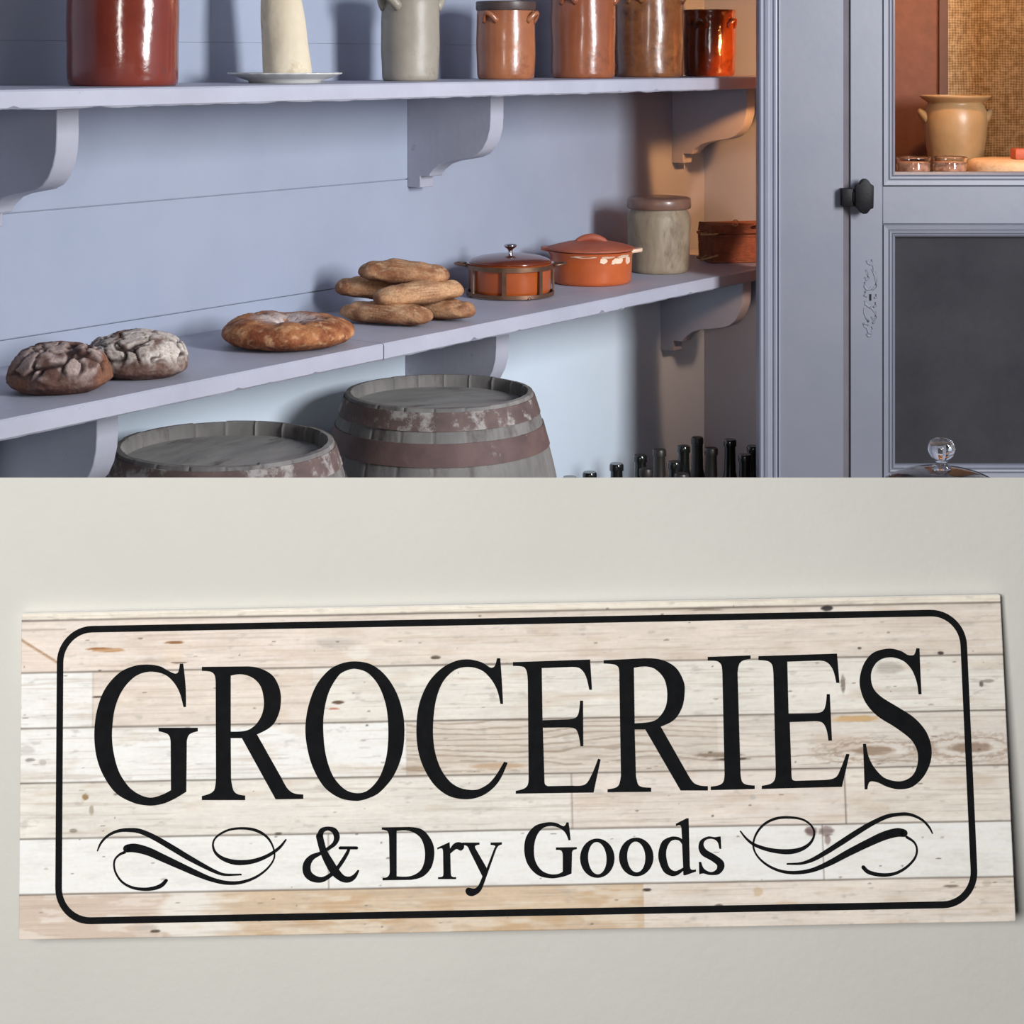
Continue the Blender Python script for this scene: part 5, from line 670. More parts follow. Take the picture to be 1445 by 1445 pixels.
STROKES = {
 'ampersand': ["-79.19,-25.79,2.35 -79.00,-26.58,2.34 -78.73,-27.71,2.33 -78.41,-29.01,2.32 -78.06,-30.31,2.32 -77.70,-31.44,2.35 -77.32,-32.37,2.43 -76.91,-33.22,2.53 -76.48,-34.03,2.65 -76.03,-34.82,2.76 -75.58,-35.61,2.85 -75.12,-36.42,2.91 -74.66,-37.23,2.97 -74.18,-38.02,3.00 -73.68,-38.78,3.01 -73.15,-39.49,2.97 -72.58,-40.16,2.87 -71.97,-40.80,2.72 -71.34,-41.40,2.54 -70.71,-41.91,2.37 -70.11,-42.31,2.23 -69.53,-42.59,2.13 -68.95,-42.76,2.06 -68.39,-42.85,2.00 -67.86,-42.87,1.93 -67.35,-42.83,1.86 -66.87,-42.73,1.77 -66.41,-42.55,1.68 -65.98,-42.30,1.58 -65.57,-42.01,1.48 -65.18,-41.69,1.36 -64.81,-41.28,1.22 -64.44,-40.78,1.05 -64.11,-40.26,0.87 -63.83,-39.80,0.72 -63.62,-39.48,0.62", "-79.07,-26.09,2.10 -78.98,-25.74,2.06 -78.88,-25.24,1.99 -78.73,-24.68,1.91 -78.53,-24.15,1.82 -78.25,-23.73,1.73 -77.86,-23.44,1.62 -77.38,-23.20,1.49 -76.85,-23.03,1.36 -76.31,-22.92,1.27 -75.77,-22.89,1.24 -75.23,-22.94,1.30 -74.65,-23.07,1.43 -74.08,-23.26,1.59 -73.56,-23.52,1.75 -73.13,-23.83,1.86 -72.80,-24.21,1.92 -72.54,-24.67,1.97 -72.34,-25.18,2.00 -72.22,-25.71,2.00 -72.17,-26.21,1.98 -72.20,-26.71,1.92 -72.31,-27.22,1.82 -72.50,-27.73,1.70 -72.75,-28.22,1.59 -73.05,-28.68,1.49 -73.43,-29.10,1.40 -73.89,-29.49,1.31 -74.40,-29.85,1.23 -74.95,-30.22,1.16 -75.53,-30.59,1.11 -76.16,-30.97,1.08 -76.83,-31.36,1.05 -77.53,-31.75,1.04 -78.24,-32.12,1.06 -78.94,-32.48,1.11 -79.64,-32.79,1.22 -80.36,-33.06,1.36 -81.08,-33.34,1.52 -81.75,-33.64,1.70 -82.33,-34.01,1.86 -82.86,-34.45,2.02 -83.33,-34.95,2.18 -83.75,-35.49,2.35 -84.08,-36.05,2.49 -84.32,-36.63,2.60 -84.47,-37.26,2.67 -84.53,-37.94,2.72 -84.51,-38.63,2.74 -84.41,-39.29,2.74 -84.23,-39.88,2.72 -83.95,-40.39,2.68 -83.58,-40.86,2.62 -83.13,-41.29,2.54 -82.63,-41.66,2.45 -82.09,-41.98,2.35 -81.49,-42.25,2.24 -80.82,-42.48,2.11 -80.10,-42.65,1.97 -79.39,-42.74,1.85 -78.72,-42.75,1.73 -78.08,-42.65,1.64 -77.46,-42.46,1.55 -76.85,-42.19,1.48 -76.25,-41.87,1.42 -75.63,-41.50,1.36 -75.00,-41.08,1.32 -74.37,-40.59,1.29 -73.73,-40.05,1.27 -73.12,-39.49,1.25 -72.53,-38.91,1.24 -71.99,-38.30,1.23 -71.46,-37.66,1.23 -70.97,-37.00,1.24 -70.49,-36.34,1.24 -70.04,-35.71,1.24 -69.61,-35.09,1.22 -69.20,-34.47,1.20 -68.82,-33.87,1.18 -68.47,-33.30,1.15 -68.17,-32.79,1.11 -67.91,-32.32,1.07 -67.68,-31.87,1.01 -67.49,-31.48,0.95 -67.34,-31.15,0.90 -67.23,-30.91,0.87", "-70.92,-30.49,0.93 -69.89,-30.51,0.93 -68.37,-30.54,0.93 -66.69,-30.57,0.93 -65.17,-30.60,0.93 -64.14,-30.62,0.93"],
 'flourish': ["-169.13,-29.82,0.48 -168.95,-29.40,0.53 -168.72,-28.79,0.61 -168.42,-28.08,0.69 -168.07,-27.36,0.78 -167.65,-26.70,0.84 -167.18,-26.10,0.88 -166.63,-25.50,0.90 -166.03,-24.92,0.91 -165.38,-24.37,0.93 -164.68,-23.89,0.96 -163.93,-23.46,1.00 -163.13,-23.08,1.04 -162.28,-22.74,1.09 -161.40,-22.46,1.14 -160.51,-22.25,1.20 -159.58,-22.10,1.26 -158.61,-22.02,1.34 -157.63,-22.00,1.42 -156.66,-22.01,1.49 -155.73,-22.05,1.56 -154.89,-22.09,1.61 -154.11,-22.15,1.66 -153.33,-22.25,1.71 -152.50,-22.42,1.75 -151.55,-22.70,1.80 -150.49,-23.08,1.85 -149.35,-23.55,1.90 -148.14,-24.11,1.95 -146.88,-24.72,2.00 -145.58,-25.38,2.04 -144.21,-26.13,2.07 -142.75,-26.96,2.10 -141.26,-27.84,2.13 -139.80,-28.71,2.15 -138.42,-29.52,2.16 -137.15,-30.27,2.15 -135.95,-30.99,2.14 -134.79,-31.69,2.11 -133.63,-32.38,2.08 -132.46,-33.06,2.04 -131.25,-33.74,1.98 -130.02,-34.42,1.91 -128.80,-35.09,1.83 -127.62,-35.72,1.75 -126.51,-36.31,1.68 -125.47,-36.85,1.61 -124.49,-37.37,1.53 -123.55,-37.84,1.46 -122.64,-38.28,1.39 -121.75,-38.68,1.32 -120.92,-39.04,1.25 -120.15,-39.37,1.17 -119.39,-39.65,1.10 -118.56,-39.89,1.03 -117.59,-40.07,0.96 -116.32,-40.16,0.88 -114.82,-40.19,0.80 -113.30,-40.17,0.72 -111.97,-40.14,0.65 -111.04,-40.13,0.60", "-141.28,-41.86,1.32 -141.52,-42.13,1.36 -141.85,-42.51,1.41 -142.25,-42.94,1.48 -142.70,-43.36,1.53 -143.18,-43.71,1.56 -143.69,-43.99,1.56 -144.23,-44.24,1.54 -144.83,-44.45,1.51 -145.46,-44.64,1.47 -146.15,-44.80,1.44 -146.90,-44.93,1.40 -147.70,-45.03,1.35 -148.55,-45.11,1.30 -149.43,-45.14,1.25 -150.32,-45.12,1.20 -151.24,-45.06,1.15 -152.21,-44.97,1.10 -153.19,-44.83,1.05 -154.15,-44.63,1.00 -155.08,-44.35,0.96 -155.97,-44.01,0.92 -156.86,-43.61,0.88 -157.72,-43.14,0.84 -158.52,-42.60,0.81 -159.25,-42.00,0.78 -159.92,-41.30,0.76 -160.55,-40.50,0.74 -161.11,-39.65,0.73 -161.58,-38.79,0.72 -161.95,-37.96,0.72 -162.19,-37.12,0.71 -162.34,-36.27,0.71 -162.40,-35.43,0.71 -162.37,-34.64,0.71 -162.26,-33.95,0.72 -162.05,-33.37,0.73 -161.73,-32.87,0.75 -161.33,-32.43,0.78 -160.91,-32.05,0.80 -160.48,-31.70,0.84 -160.00,-31.39,0.88 -159.45,-31.12,0.94 -158.91,-30.90,0.99 -158.43,-30.73,1.04 -158.10,-30.60,1.08", "-157.21,-29.18,2.99 -156.79,-29.14,3.05 -156.23,-29.07,3.14 -155.55,-29.01,3.24 -154.77,-29.00,3.31 -153.93,-29.07,3.35 -153.00,-29.23,3.34 -151.96,-29.46,3.30 -150.85,-29.75,3.24 -149.70,-30.09,3.17 -148.56,-30.48,3.11 -147.42,-30.93,3.07 -146.27,-31.43,3.02 -145.09,-31.99,2.98 -143.87,-32.57,2.93 -142.59,-33.16,2.87 -141.23,-33.78,2.81 -139.79,-34.44,2.74 -138.32,-35.12,2.67 -136.85,-35.79,2.59 -135.44,-36.43,2.52 -134.08,-37.06,2.45 -132.75,-37.67,2.38 -131.44,-38.27,2.31 -130.16,-38.85,2.24 -128.89,-39.41,2.16 -127.67,-39.94,2.06 -126.47,-40.45,1.96 -125.30,-40.94,1.86 -124.13,-41.39,1.76 -122.95,-41.79,1.68 -121.76,-42.16,1.61 -120.57,-42.50,1.56 -119.38,-42.80,1.52 -118.19,-43.04,1.48 -117.00,-43.21,1.44 -115.81,-43.32,1.39 -114.62,-43.38,1.34 -113.43,-43.38,1.30 -112.24,-43.30,1.25 -111.05,-43.15,1.20 -109.84,-42.91,1.14 -108.61,-42.59,1.08 -107.39,-42.21,1.01 -106.21,-41.76,0.95 -105.09,-41.26,0.90 -104.03,-40.69,0.85 -103.00,-40.06,0.82 -102.02,-39.37,0.78 -101.12,-38.65,0.75 -100.31,-37.92,0.72 -99.59,-37.17,0.69 -98.94,-36.39,0.66 -98.38,-35.59,0.64 -97.93,-34.78,0.61 -97.61,-33.97,0.60 -97.44,-33.18,0.59 -97.41,-32.38,0.58 -97.48,-31.57,0.58 -97.65,-30.77,0.58 -97.89,-29.96,0.60 -98.20,-29.13,0.63 -98.60,-28.28,0.68 -99.07,-27.44,0.73 -99.63,-26.64,0.79 -100.25,-25.91,0.84 -100.95,-25.27,0.89 -101.73,-24.68,0.95 -102.57,-24.14,1.01 -103.47,-23.67,1.06 -104.41,-23.26,1.08 -105.40,-22.92,1.07 -106.44,-22.64,1.03 -107.53,-22.43,0.99 -108.65,-22.28,0.94 -109.78,-22.19,0.90 -110.95,-22.15,0.87 -112.18,-22.18,0.84 -113.41,-22.26,0.82 -114.62,-22.42,0.80 -115.75,-22.65,0.78 -116.83,-22.99,0.76 -117.89,-23.42,0.75 -118.89,-23.92,0.74 -119.78,-24.45,0.73 -120.53,-24.98,0.72 -121.12,-25.50,0.71 -121.59,-26.04,0.70 -121.94,-26.61,0.70 -122.18,-27.19,0.70 -122.32,-27.81,0.72 -122.35,-28.47,0.75 -122.27,-29.18,0.79 -122.09,-29.91,0.83 -121.81,-30.61,0.89 -121.43,-31.26,0.96 -120.97,-31.85,1.04 -120.40,-32.42,1.13 -119.74,-32.95,1.23 -118.99,-33.45,1.34 -118.16,-33.89,1.44 -117.24,-34.29,1.54 -116.23,-34.67,1.66 -115.14,-34.99,1.78 -113.99,-35.24,1.87 -112.81,-35.41,1.92 -111.56,-35.49,1.92 -110.24,-35.49,1.88 -108.89,-35.42,1.82 -107.55,-35.28,1.74 -106.25,-35.07,1.68 -105.00,-34.80,1.61 -103.77,-34.44,1.54 -102.56,-34.03,1.46 -101.40,-33.56,1.38 -100.29,-33.07,1.32 -99.22,-32.52,1.27 -98.19,-31.92,1.22 -97.21,-31.28,1.19 -96.31,-30.64,1.14 -95.50,-30.01,1.08 -94.79,-29.34,0.99 -94.14,-28.62,0.88 -93.59,-27.93,0.77 -93.14,-27.33,0.67 -92.80,-26.91,0.60"],
 'flourish.1': ["109.62,-39.97,0.60 110.37,-39.98,0.65 111.44,-40.01,0.71 112.68,-40.02,0.79 113.95,-40.00,0.87 115.08,-39.90,0.96 116.08,-39.74,1.05 117.02,-39.52,1.15 117.95,-39.26,1.25 118.89,-38.94,1.35 119.89,-38.56,1.44 120.91,-38.12,1.52 121.96,-37.62,1.60 123.04,-37.06,1.67 124.16,-36.45,1.73 125.34,-35.81,1.80 126.61,-35.10,1.86 127.95,-34.32,1.91 129.33,-33.51,1.96 130.71,-32.70,2.01 132.03,-31.93,2.04 133.28,-31.18,2.06 134.51,-30.45,2.07 135.71,-29.73,2.07 136.91,-29.02,2.06 138.12,-28.32,2.04 139.33,-27.63,2.00 140.55,-26.94,1.96 141.77,-26.26,1.90 142.99,-25.61,1.85 144.20,-25.00,1.80 145.43,-24.40,1.75 146.69,-23.83,1.70 147.93,-23.29,1.65 149.13,-22.81,1.61 150.26,-22.41,1.56 151.30,-22.12,1.51 152.27,-21.91,1.46 153.20,-21.77,1.40 154.12,-21.66,1.36 155.06,-21.58,1.32 156.01,-21.51,1.29 156.97,-21.46,1.27 157.92,-21.46,1.25 158.87,-21.52,1.23 159.81,-21.67,1.20 160.78,-21.93,1.16 161.78,-22.28,1.10 162.76,-22.70,1.05 163.67,-23.16,1.00 164.49,-23.65,0.96 165.20,-24.17,0.93 165.83,-24.76,0.91 166.39,-25.37,0.90 166.89,-25.98,0.88 167.34,-26.56,0.84 167.73,-27.14,0.78 168.06,-27.75,0.69 168.33,-28.32,0.61 168.54,-28.81,0.53 168.71,-29.16,0.48", "140.25,-41.78,1.56 140.45,-42.03,1.56 140.73,-42.38,1.56 141.08,-42.79,1.57 141.49,-43.18,1.56 141.96,-43.52,1.56 142.49,-43.79,1.54 143.09,-44.03,1.52 143.75,-44.25,1.49 144.45,-44.44,1.46 145.18,-44.60,1.44 145.94,-44.74,1.42 146.76,-44.85,1.40 147.61,-44.93,1.37 148.47,-44.97,1.35 149.31,-44.96,1.32 150.15,-44.92,1.28 150.98,-44.84,1.23 151.82,-44.72,1.18 152.65,-44.54,1.12 153.50,-44.30,1.08 154.35,-43.97,1.04 155.23,-43.58,1.00 156.10,-43.13,0.96 156.95,-42.63,0.93 157.74,-42.09,0.90 158.52,-41.50,0.87 159.28,-40.83,0.84 160.00,-40.14,0.82 160.64,-39.43,0.80 161.15,-38.73,0.78 161.55,-38.05,0.76 161.84,-37.35,0.74 162.04,-36.65,0.73 162.16,-35.98,0.72 162.19,-35.33,0.72 162.14,-34.71,0.73 162.01,-34.10,0.75 161.79,-33.52,0.77 161.49,-32.97,0.80 161.13,-32.45,0.84 160.62,-31.96,0.88 159.97,-31.47,0.94 159.28,-31.03,0.99 158.67,-30.67,1.04 158.25,-30.40,1.08", "157.13,-28.84,2.99 156.76,-28.78,3.05 156.27,-28.69,3.14 155.67,-28.60,3.23 154.96,-28.56,3.31 154.16,-28.61,3.35 153.26,-28.76,3.36 152.23,-28.96,3.35 151.12,-29.23,3.32 149.95,-29.56,3.28 148.75,-29.94,3.23 147.52,-30.39,3.18 146.24,-30.90,3.11 144.91,-31.46,3.03 143.53,-32.06,2.95 142.10,-32.68,2.87 140.60,-33.34,2.81 139.01,-34.05,2.74 137.40,-34.78,2.67 135.79,-35.52,2.60 134.23,-36.25,2.52 132.74,-36.98,2.43 131.28,-37.72,2.33 129.84,-38.46,2.23 128.41,-39.17,2.13 126.96,-39.83,2.04 125.51,-40.46,1.94 124.04,-41.07,1.83 122.58,-41.64,1.73 121.14,-42.14,1.64 119.74,-42.55,1.56 118.37,-42.86,1.49 117.03,-43.09,1.44 115.72,-43.26,1.40 114.43,-43.35,1.36 113.17,-43.40,1.32 111.94,-43.40,1.27 110.73,-43.34,1.22 109.55,-43.22,1.17 108.39,-43.03,1.12 107.26,-42.78,1.08 106.15,-42.45,1.04 105.05,-42.05,1.00 103.98,-41.59,0.97 102.96,-41.08,0.93 102.00,-40.52,0.90 101.07,-39.91,0.86 100.18,-39.24,0.82 99.35,-38.52,0.78 98.60,-37.78,0.75 97.96,-37.03,0.72 97.41,-36.26,0.70 96.95,-35.48,0.68 96.58,-34.67,0.67 96.32,-33.84,0.66 96.19,-33.00,0.66 96.20,-32.11,0.66 96.34,-31.18,0.67 96.59,-30.25,0.68 96.94,-29.32,0.70 97.36,-28.44,0.72 97.88,-27.59,0.74 98.49,-26.74,0.76 99.19,-25.92,0.79 99.96,-25.17,0.81 100.77,-24.50,0.84 101.64,-23.92,0.87 102.58,-23.40,0.90 103.57,-22.96,0.92 104.58,-22.59,0.95 105.61,-22.29,0.96 106.65,-22.08,0.96 107.72,-21.96,0.95 108.81,-21.90,0.94 109.90,-21.90,0.92 110.98,-21.93,0.90 112.08,-22.00,0.88 113.21,-22.11,0.85 114.31,-22.27,0.83 115.36,-22.49,0.80 116.31,-22.77,0.78 117.16,-23.13,0.76 117.95,-23.57,0.75 118.66,-24.05,0.74 119.27,-24.58,0.73 119.80,-25.13,0.72 120.22,-25.71,0.71 120.56,-26.33,0.70 120.81,-26.97,0.70 120.95,-27.64,0.70 120.99,-28.30,0.72 120.90,-28.98,0.75 120.71,-29.69,0.79 120.41,-30.39,0.83 120.02,-31.08,0.89 119.55,-31.70,0.96 118.99,-32.29,1.04 118.33,-32.84,1.13 117.58,-33.35,1.23 116.77,-33.82,1.34 115.89,-34.21,1.44 114.95,-34.54,1.55 113.94,-34.82,1.67 112.86,-35.03,1.79 111.72,-35.18,1.87 110.50,-35.25,1.92 109.18,-35.25,1.90 107.75,-35.17,1.83 106.27,-35.02,1.74 104.80,-34.81,1.64 103.39,-34.55,1.56 102.01,-34.23,1.49 100.62,-33.83,1.41 99.27,-33.39,1.34 98.02,-32.92,1.27 96.93,-32.44,1.20 96.02,-31.95,1.13 95.26,-31.43,1.05 94.61,-30.90,0.98 94.02,-30.36,0.91 93.45,-29.80,0.84 92.88,-29.19,0.77 92.34,-28.52,0.70 91.85,-27.87,0.63 91.45,-27.30,0.58 91.16,-26.90,0.54"],
}

SW, SH, ST = .4015, .1278, .003
def vnoise(u, v, seed):
    r = np.random.RandomState(seed); T = r.rand(256, 256); iu = np.floor(u).astype(int); iv = np.floor(v).astype(int)
    fu = u-iu; fv = v-iv; fu = fu*fu*(3-2*fu); fv = fv*fv*(3-2*fv)
    g = lambda a, b: T[a % 256, b % 256]
    return (g(iu, iv)*(1-fu)+g(iu+1, iv)*fu)*(1-fv)+(g(iu, iv+1)*(1-fu)+g(iu+1, iv+1)*fu)*fv
def fbm(u, v, seed, o=4): return sum(vnoise(u*2**k, v*2**k, seed+k)*.5**k for k in range(o))/sum(.5**k for k in range(o))
def sst(a, b, x): t = np.clip((x-a)/(b-a), 0, 1); return t*t*(3-2*t)
NU, NV = 1000, 320
uu, vv = np.meshgrid(np.linspace(-SW*500, SW*500, NU), np.linspace(-SH*500, SH*500, NV))     # in millimetres
rows_ = [(61.2, 99), (40.5, 61.2), (18.5, 40.5), (-3.1, 18.5), (-24.9, -3.1), (-46.5, -24.9), (-99, -46.5)]
WHT, GRN, PNK, TAN, GRY, CRM = (238, 237, 234), (227, 223, 215), (227, 215, 205), (212, 190, 164), (214, 205, 194), (234, 226, 212)
X = lambda px: (px-722)*.2885
segs = [[(2000, CRM)], [(430, PNK), (2000, (224, 213, 202))], [(128, WHT), (440, (225, 214, 203)), (2000, (229, 225, 217))], [(571, WHT), (1010, GRY), (2000, (224, 216, 207))],
        [(800, GRN), (1187, (229, 219, 210)), (2000, (230, 222, 212))], [(460, WHT), (1158, WHT), (2000, (236, 234, 230))], [(900, TAN), (2000, (229, 219, 208))]]
col = np.zeros((NV, NU, 3)); 
for (z0, z1), sg in zip(rows_, segs):
    m_ = (vv >= z0) & (vv < z1); lo = -9999
    for px, c in sg:
        mm = m_ & (uu >= lo) & (uu < X(px)); col[mm] = c; lo = X(px)
def blend(c, k): 
    global col
    k = np.clip(k, 0, 1)[..., None]; col = col*(1-k)+np.array(c, float)*k
rowid = np.zeros_like(uu)
for i, (z0, z1) in enumerate(rows_): rowid[(vv >= z0) & (vv < z1)] = i*13.7
n1 = fbm(uu*.05+rowid, vv*.25+rowid, 10); n2 = fbm(uu*.16+rowid, vv*1.3, 20); n3 = fbm(uu*.5, vv*1.1, 30)
col *= (1+(n1-.5)*.10+(n2-.5)*.07+(n3-.5)*.05)[..., None]
blend((196, 172, 148), sst(.56, .80, fbm(uu*.05+rowid*2, vv*.22, 40))*.28*(rowid != 5*13.7))
blend((160, 156, 150), sst(.66, .84, fbm(uu*.18+rowid, vv*.6, 50))*.34*(rowid != 5*13.7))
bot = (vv < -46.5) & (uu > X(300)) & (uu < X(900))
blend((196, 162, 124), sst(.48, .72, fbm(uu*.06, vv*.22, 60))*.6*bot); blend((232, 222, 206), sst(.52, .72, fbm(uu*.07+40, vv*.3, 66))*.6*bot)
wv_ = uu+(fbm(uu*.06, vv*.2, 61)-.5)*34
blend((210, 192, 176), sst(X(246), X(214), wv_)*(vv < -46.5)); blend((234, 229, 221), sst(X(214), X(240), wv_)*sst(X(335), X(285), wv_)*(vv < -46.5)*.95)
bot2 = (vv < -46.5) & (uu < X(228)); blend((230, 220, 210), sst(.5, .62, fbm(uu*.08+9, vv*.3, 70))*.7*bot2)
# running grain of the grey board and the knots at the right
gr = (vv > -3.1) & (vv < 18.5) & (uu > X(571))
ph = vv*1.15+2.2*fbm(uu*.018, vv*.05+3, 80)*6
blend((150, 132, 116), sst(.35, .95, np.sin(ph*2.2))*.55*gr*sst(X(1130), X(900), uu)*sst(-1, 5, vv)); blend((120, 102, 86), sst(.75, 1, np.sin(ph*1.3+1))*.4*gr*sst(-4, 0, vv)*sst(8, 2, vv)*(fbm(uu*.05, vv*.3, 90) > .45))
def knot(px, z, ru, rv, c, k, rings=0):
    d = np.sqrt(((uu-X(px))/ru)**2+((vv-z)/rv)**2)*(1+.25*(n3-.5)*2); blend(c, k*sst(1.0, .55, d))
    if rings: blend(c, k*.7*np.exp(-((d-1.5)/.16)**2)); blend(c, k*.4*np.exp(-((d-2.1)/.16)**2))
for a in ((1230, 3.4, 11, 2.3, (150, 126, 106), .8, 1), (1365, 4.0, 11, 2.6, (146, 122, 104), .8, 1), (700, .2, 14, 1.8, (184, 154, 124), .7), (590, -.3, 10, 1.2, (150, 128, 104), .6), (1010, 3.0, 12, 1.2, (110, 88, 68), .7),
          (1030, 1.2, 9, .8, (70, 52, 40), .8), (1205, 16.2, 12, 1.6, (206, 168, 116), .85), (1190, 30, 1.2, 4.5, (110, 96, 84), .7), (1255, 36, 7, 3, (160, 154, 144), .6), (1395, 30, 3.4, .9, (130, 126, 120), .7), (1385, 29, 1, 1.6, (90, 86, 82), .8),
          (137, 49.5, 6.4, .7, (150, 98, 54), .95), (150, 48.9, 9, 1.0, (176, 128, 80), .8), (243, 51.5, 5.2, .7, (140, 98, 60), .95), (243, 46, 5.0, 5.4, (232, 212, 190), .6), (250, 43.4, 4, .45, (70, 50, 36), .8), (136, 30.5, 3, .6, (60, 48, 40), .8), (370, 34, 1.5, .8, (120, 110, 100), .7),
          (475, 26.5, 3.2, .9, (90, 66, 50), .9), (470, 24, 3.4, .35, (180, 110, 84), .9), (614, 43.5, 2.6, 1.0, (80, 66, 56), .95), (1172, 60.2, 3.2, 1.5, (20, 18, 18), 1), (1330, 41.5, 1.6, .9, (60, 52, 48), .9), (1215, 44, 1, .6, (70, 60, 54), .9), (1000, 60.4, 8, .5, (120, 110, 100), .7),
          (118, -9, 1.6, 1.6, (150, 120, 84), .9), (127, -14, 1.2, 2.6, (170, 158, 140), .8), (102, -22, 2.2, 1.0, (130, 122, 112), .8), (390, -24.6, 2.0, .7, (70, 64, 60), .9), (40, 6, 2.6, .9, (140, 138, 134), .8), (35, 10, 4, 2.0, (190, 188, 182), .6), (58, 5.0, 2, 1.5, (180, 176, 170), .7),
          (1137, -27.5, 3.2, 2.2, (90, 66, 64), .8), (1158, -27.6, 4.0, 2.4, (110, 88, 84), .7), (1160, -31.0, 1.6, 2.6, (120, 98, 94), .6), (1330, -49.8, 3.6, .7, (110, 92, 82), .8), (1005, -55.5, 2.2, .6, (90, 80, 74), .8), (1140, -57.2, 2.6, .6, (80, 70, 66), .8), (905, -49, 2.2, .8, (60, 52, 48), .9), (1380, -49, 2.6, 1.6, (190, 176, 160), .6), (1060, -50.5, 2.5, 2.4, (206, 180, 146), .7), (1100, -56, 7, 2.4, (222, 200, 172), .7),
          (217, -61.5, 2.6, .8, (80, 70, 60), .9), (205, -60, 6, 1.4, (190, 186, 180), .6), (475, 50, 11, 2.6, (186, 178, 170), .5), (505, 46, 6, 3.6, (236, 230, 222), .7), (1057, -14, 1.6, 1.2, (190, 184, 178), .7)): knot(*a)
d_ = np.abs((vv-52.5)+(uu-X(32))*.62); blend((150, 112, 74), sst(1.0, .2, d_)*.8*(uu < X(78))); blend((226, 206, 188), .35*((uu < X(80)) & (vv < 52.5-(uu-X(32))*.62) & (vv > 40.5)))
st_ = fbm(uu*.03+rowid*3, vv*1.6+rowid, 120); blend((176, 162, 148), sst(.60, .74, st_)*.30*(rowid != 5*13.7)); blend((248, 246, 242), sst(.42, .28, st_)*.2)
# specks
rs = np.random.RandomState(5)
for _ in range(170):
    px, z = rs.uniform(30, 1410), rs.uniform(-62, 62); knot(px, z, rs.uniform(.3, 1.6), rs.uniform(.2, .5), (110, 98, 88), rs.uniform(.3, .8))
# seams between the planks and the butt joints
for z in (61.2, 40.5, 18.5, -3.1, -24.9, -46.5):
    wob_ = .25*(fbm(uu*.03, vv*0+z, 99)-.5); blend((74, 64, 57), (np.exp(-((vv-z-wob_)/(.34 if z != 61.2 else .42))**2))*(.62+.35*(fbm(uu*.04, vv*0+z, 77)-.3)))
blend((150, 140, 130), np.exp(-((vv-57.6)/.3)**2)*.6*(uu < X(90)))
for px, z0, z1, k in ((128, 18.5, 40.5, .25), (571, -3.1, 18.5, .2), (803, -24.9, -3.1, .5), (1187, -24.9, -3.1, .75), (460, -46.5, -24.9, .6), (1153, -46.5, -24.9, .55)):
    blend((110, 98, 90), np.exp(-((uu-X(px))/.3)**2)*((vv > z0) & (vv < z1))*k)
col = np.clip(col*1.055, 0, 253)/255; lc = np.where(col <= .04045, col/12.92, ((col+.055)/1.055)**2.4)
rz_ = Matrix.Rotation(math.radians(-.315), 4, 'Z') @ Matrix.Rotation(math.radians(-6.012), 4, 'X') @ Matrix.Rotation(math.radians(-1.1674), 4, 'Y')
sg_ = thing('wall_sign', (0, 0, 0), 'whitewashed plank-look sign reading GROCERIES & Dry Goods on the plain wall', 'sign')
sg_.matrix_world = Matrix.Translation((.00081, .72, EYE-.28753)) @ rz_
sg_.rotation_mode = 'QUATERNION'; sg_.rotation_quaternion = rz_.to_quaternion(); sg_.location = (.00081, .72, EYE-.28753)
me = bpy.data.meshes.new('board')
co = np.stack([uu/1000, np.zeros_like(uu), vv/1000], -1).reshape(-1, 3)
idx = np.arange(NU*NV).reshape(NV, NU); q = np.stack([idx[:-1, :-1], idx[:-1, 1:], idx[1:, 1:], idx[1:, :-1]], -1).reshape(-1, 4)
per = np.concatenate([idx[0, :], idx[1:, -1], idx[-1, -2::-1], idx[-2:0:-1, 0]])
nb = len(co); back = co[per].copy(); back[:, 1] = ST; co = np.concatenate([co, back])
k_ = np.arange(len(per)); side = np.stack([per, nb+k_, nb+np.roll(k_, -1), np.roll(per, -1)], -1)
faces = np.concatenate([q, side])
nF = len(faces); nP = len(per)
me.vertices.add(len(co)); me.vertices.foreach_set('co', co.ravel())
me.loops.add(nF*4+nP); me.loops.foreach_set('vertex_index', np.concatenate([faces.ravel(), nb+k_]).astype(np.int32))
me.polygons.add(nF+1); me.polygons.foreach_set('loop_start', np.concatenate([np.arange(nF)*4, [nF*4]]).astype(np.int32))
me.update(calc_edges=True)
at = me.color_attributes.new('Col', 'FLOAT_COLOR', 'POINT')
ca = np.ones((len(co), 4)); ca[:nb, :3] = lc.reshape(-1, 3); ca[nb:, :3] = .78; at.data.foreach_set('color', ca.ravel())
me.validate()
SIGNM = colmat('printed_plank_pattern', rough=.55, nscale=600, amt=.03, bump=0, spec=.3); me.materials.append(SIGNM)
bd = bpy.data.objects.new('board', me); C.objects.link(bd); bd.parent = sg_
INK = mat('black_print', (19, 20, 22), (25, 26, 28), rough=.8, scale=200, spec=.08)
T_IN = .00035
def fill_loops(mb, loops, dep=T_IN):
    bm = mb.bm; es = []
    for lp in loops:
        vs = [bm.verts.new((a/1000, -dep, b/1000)) for a, b in lp]
        es += [bm.edges.new((vs[i], vs[(i+1) % len(vs)])) for i in range(len(vs))]
    bmesh.ops.triangle_fill(bm, use_beauty=True, edges=es)
    r = bmesh.ops.extrude_face_region(bm, geom=bm.faces[:])
    for v in [g for g in r['geom'] if isinstance(g, bmesh.types.BMVert)]: v.co.y = -.00002
def parse(s): return [tuple(map(float, q.split(','))) for q in s.split()]
for nm, loops in GLYPHS.items():
    mb = MB(); fill_loops(mb, [parse(l) for l in loops]); mb.build(nm.split('.')[0].lower() if len(nm.split('.')[0]) > 8 else 'letter', INK, sg_)
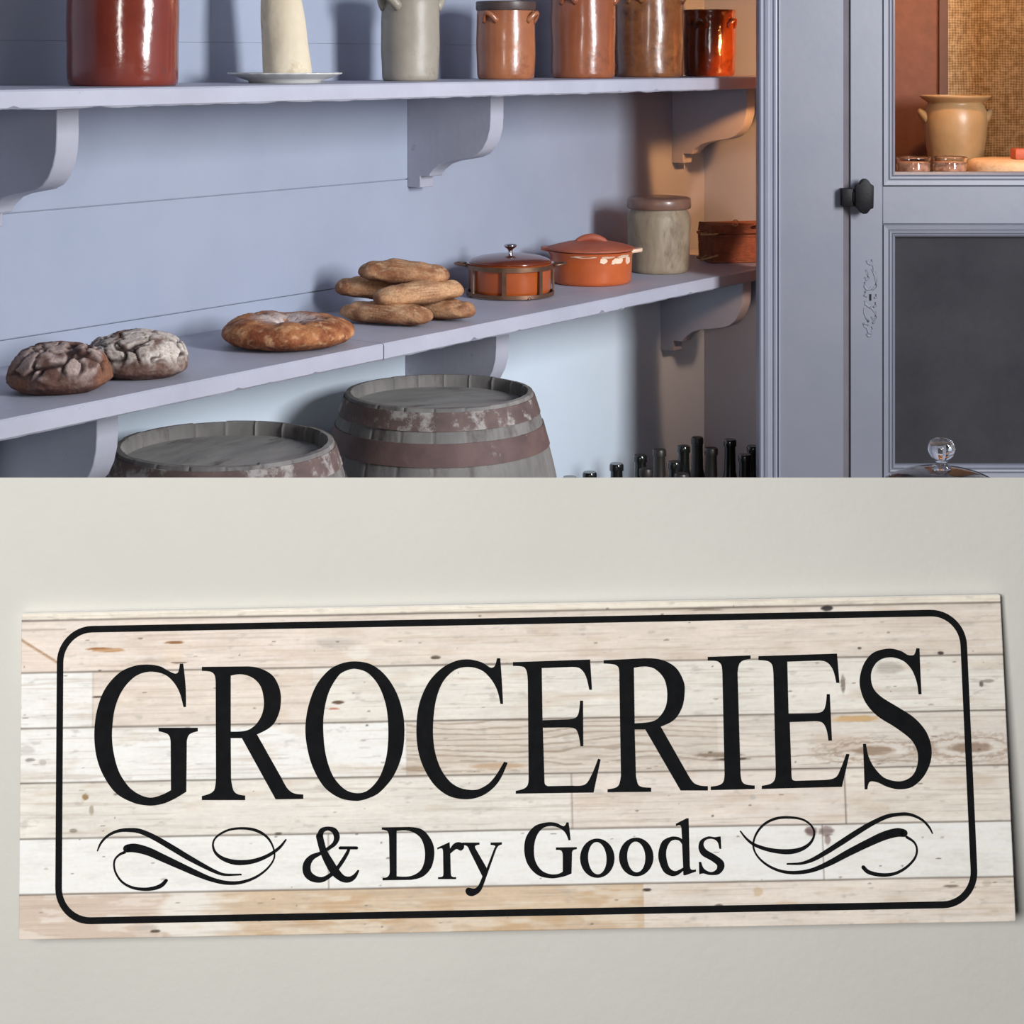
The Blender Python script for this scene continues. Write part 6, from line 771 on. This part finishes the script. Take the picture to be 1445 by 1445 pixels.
def ribbon(mb, st, dep):
    bm = mb.bm; n = len(st); Lf = []; Rt = []
    for i, (x, z, wd) in enumerate(st):
        x0, z0, _ = st[max(i-1, 0)]; x1, z1, _ = st[min(i+1, n-1)]; l = math.hypot(x1-x0, z1-z0) or 1; nx, nz = -(z1-z0)/l, (x1-x0)/l
        Lf.append((x+nx*wd/2, z+nz*wd/2)); Rt.append((x-nx*wd/2, z-nz*wd/2))
    F = [[bm.verts.new((a/1000, -dep, b/1000)) for a, b in s] for s in (Lf, Rt)]; B = [[bm.verts.new((a/1000, -.00002, b/1000)) for a, b in s] for s in (Lf, Rt)]
    for i in range(n-1):
        bm.faces.new((F[0][i], F[0][i+1], F[1][i+1], F[1][i])); bm.faces.new((F[0][i], B[0][i], B[0][i+1], F[0][i+1])); bm.faces.new((F[1][i], F[1][i+1], B[1][i+1], B[1][i]))
    for e in (0, n-1):      # rounded ends
        x, z, wd = st[e]; c = bm.verts.new((x/1000, -dep, z/1000)); ring = [bm.verts.new((x/1000+wd/2000*math.cos(2*math.pi*k/14), -dep, z/1000+wd/2000*math.sin(2*math.pi*k/14))) for k in range(14)]
        for k in range(14): bm.faces.new((c, ring[k], ring[(k+1) % 14]))
for nm, ls in STROKES.items():
    mb = MB()
    kw = 1.18 if nm == 'ampersand' else 1.0
    for i, l in enumerate(ls): ribbon(mb, [(a, b, c*kw) for a, b, c in parse(l)], T_IN+.00003*i)
    mb.build(nm.split('.')[0], INK, sg_)
# printed rounded border line
mb = MB(); outer = []; inner = []
for sgn, lst in ((1.3, outer), (-1.3, inner)):
    R_ = 13+sgn; bx, bz0, bz1 = 184.8+sgn, -56.9-sgn, 57.45+sgn
    for (cx, cz, a0) in ((bx-R_, bz1-R_, 0), (-bx+R_, bz1-R_, 90), (-bx+R_, bz0+R_, 180), (bx-R_, bz0+R_, 270)):
        for k in range(13): a = math.radians(a0+90*k/12); lst.append((cx+R_*math.cos(a), cz+R_*math.sin(a)))
fo = [mb.bm.verts.new((a/1000, -T_IN, b/1000)) for a, b in outer]; fi = [mb.bm.verts.new((a/1000, -T_IN, b/1000)) for a, b in inner]
bo = [mb.bm.verts.new((a/1000, -.00002, b/1000)) for a, b in outer]; bi = [mb.bm.verts.new((a/1000, -.00002, b/1000)) for a, b in inner]
n = len(fo)
for i in range(n):
    k = (i+1) % n; mb.bm.faces.new((fo[i], fo[k], fi[k], fi[i])); mb.bm.faces.new((fo[i], bo[i], bo[k], fo[k])); mb.bm.faces.new((fi[i], fi[k], bi[k], bi[i]))
mb.build('border_line', INK, sg_)
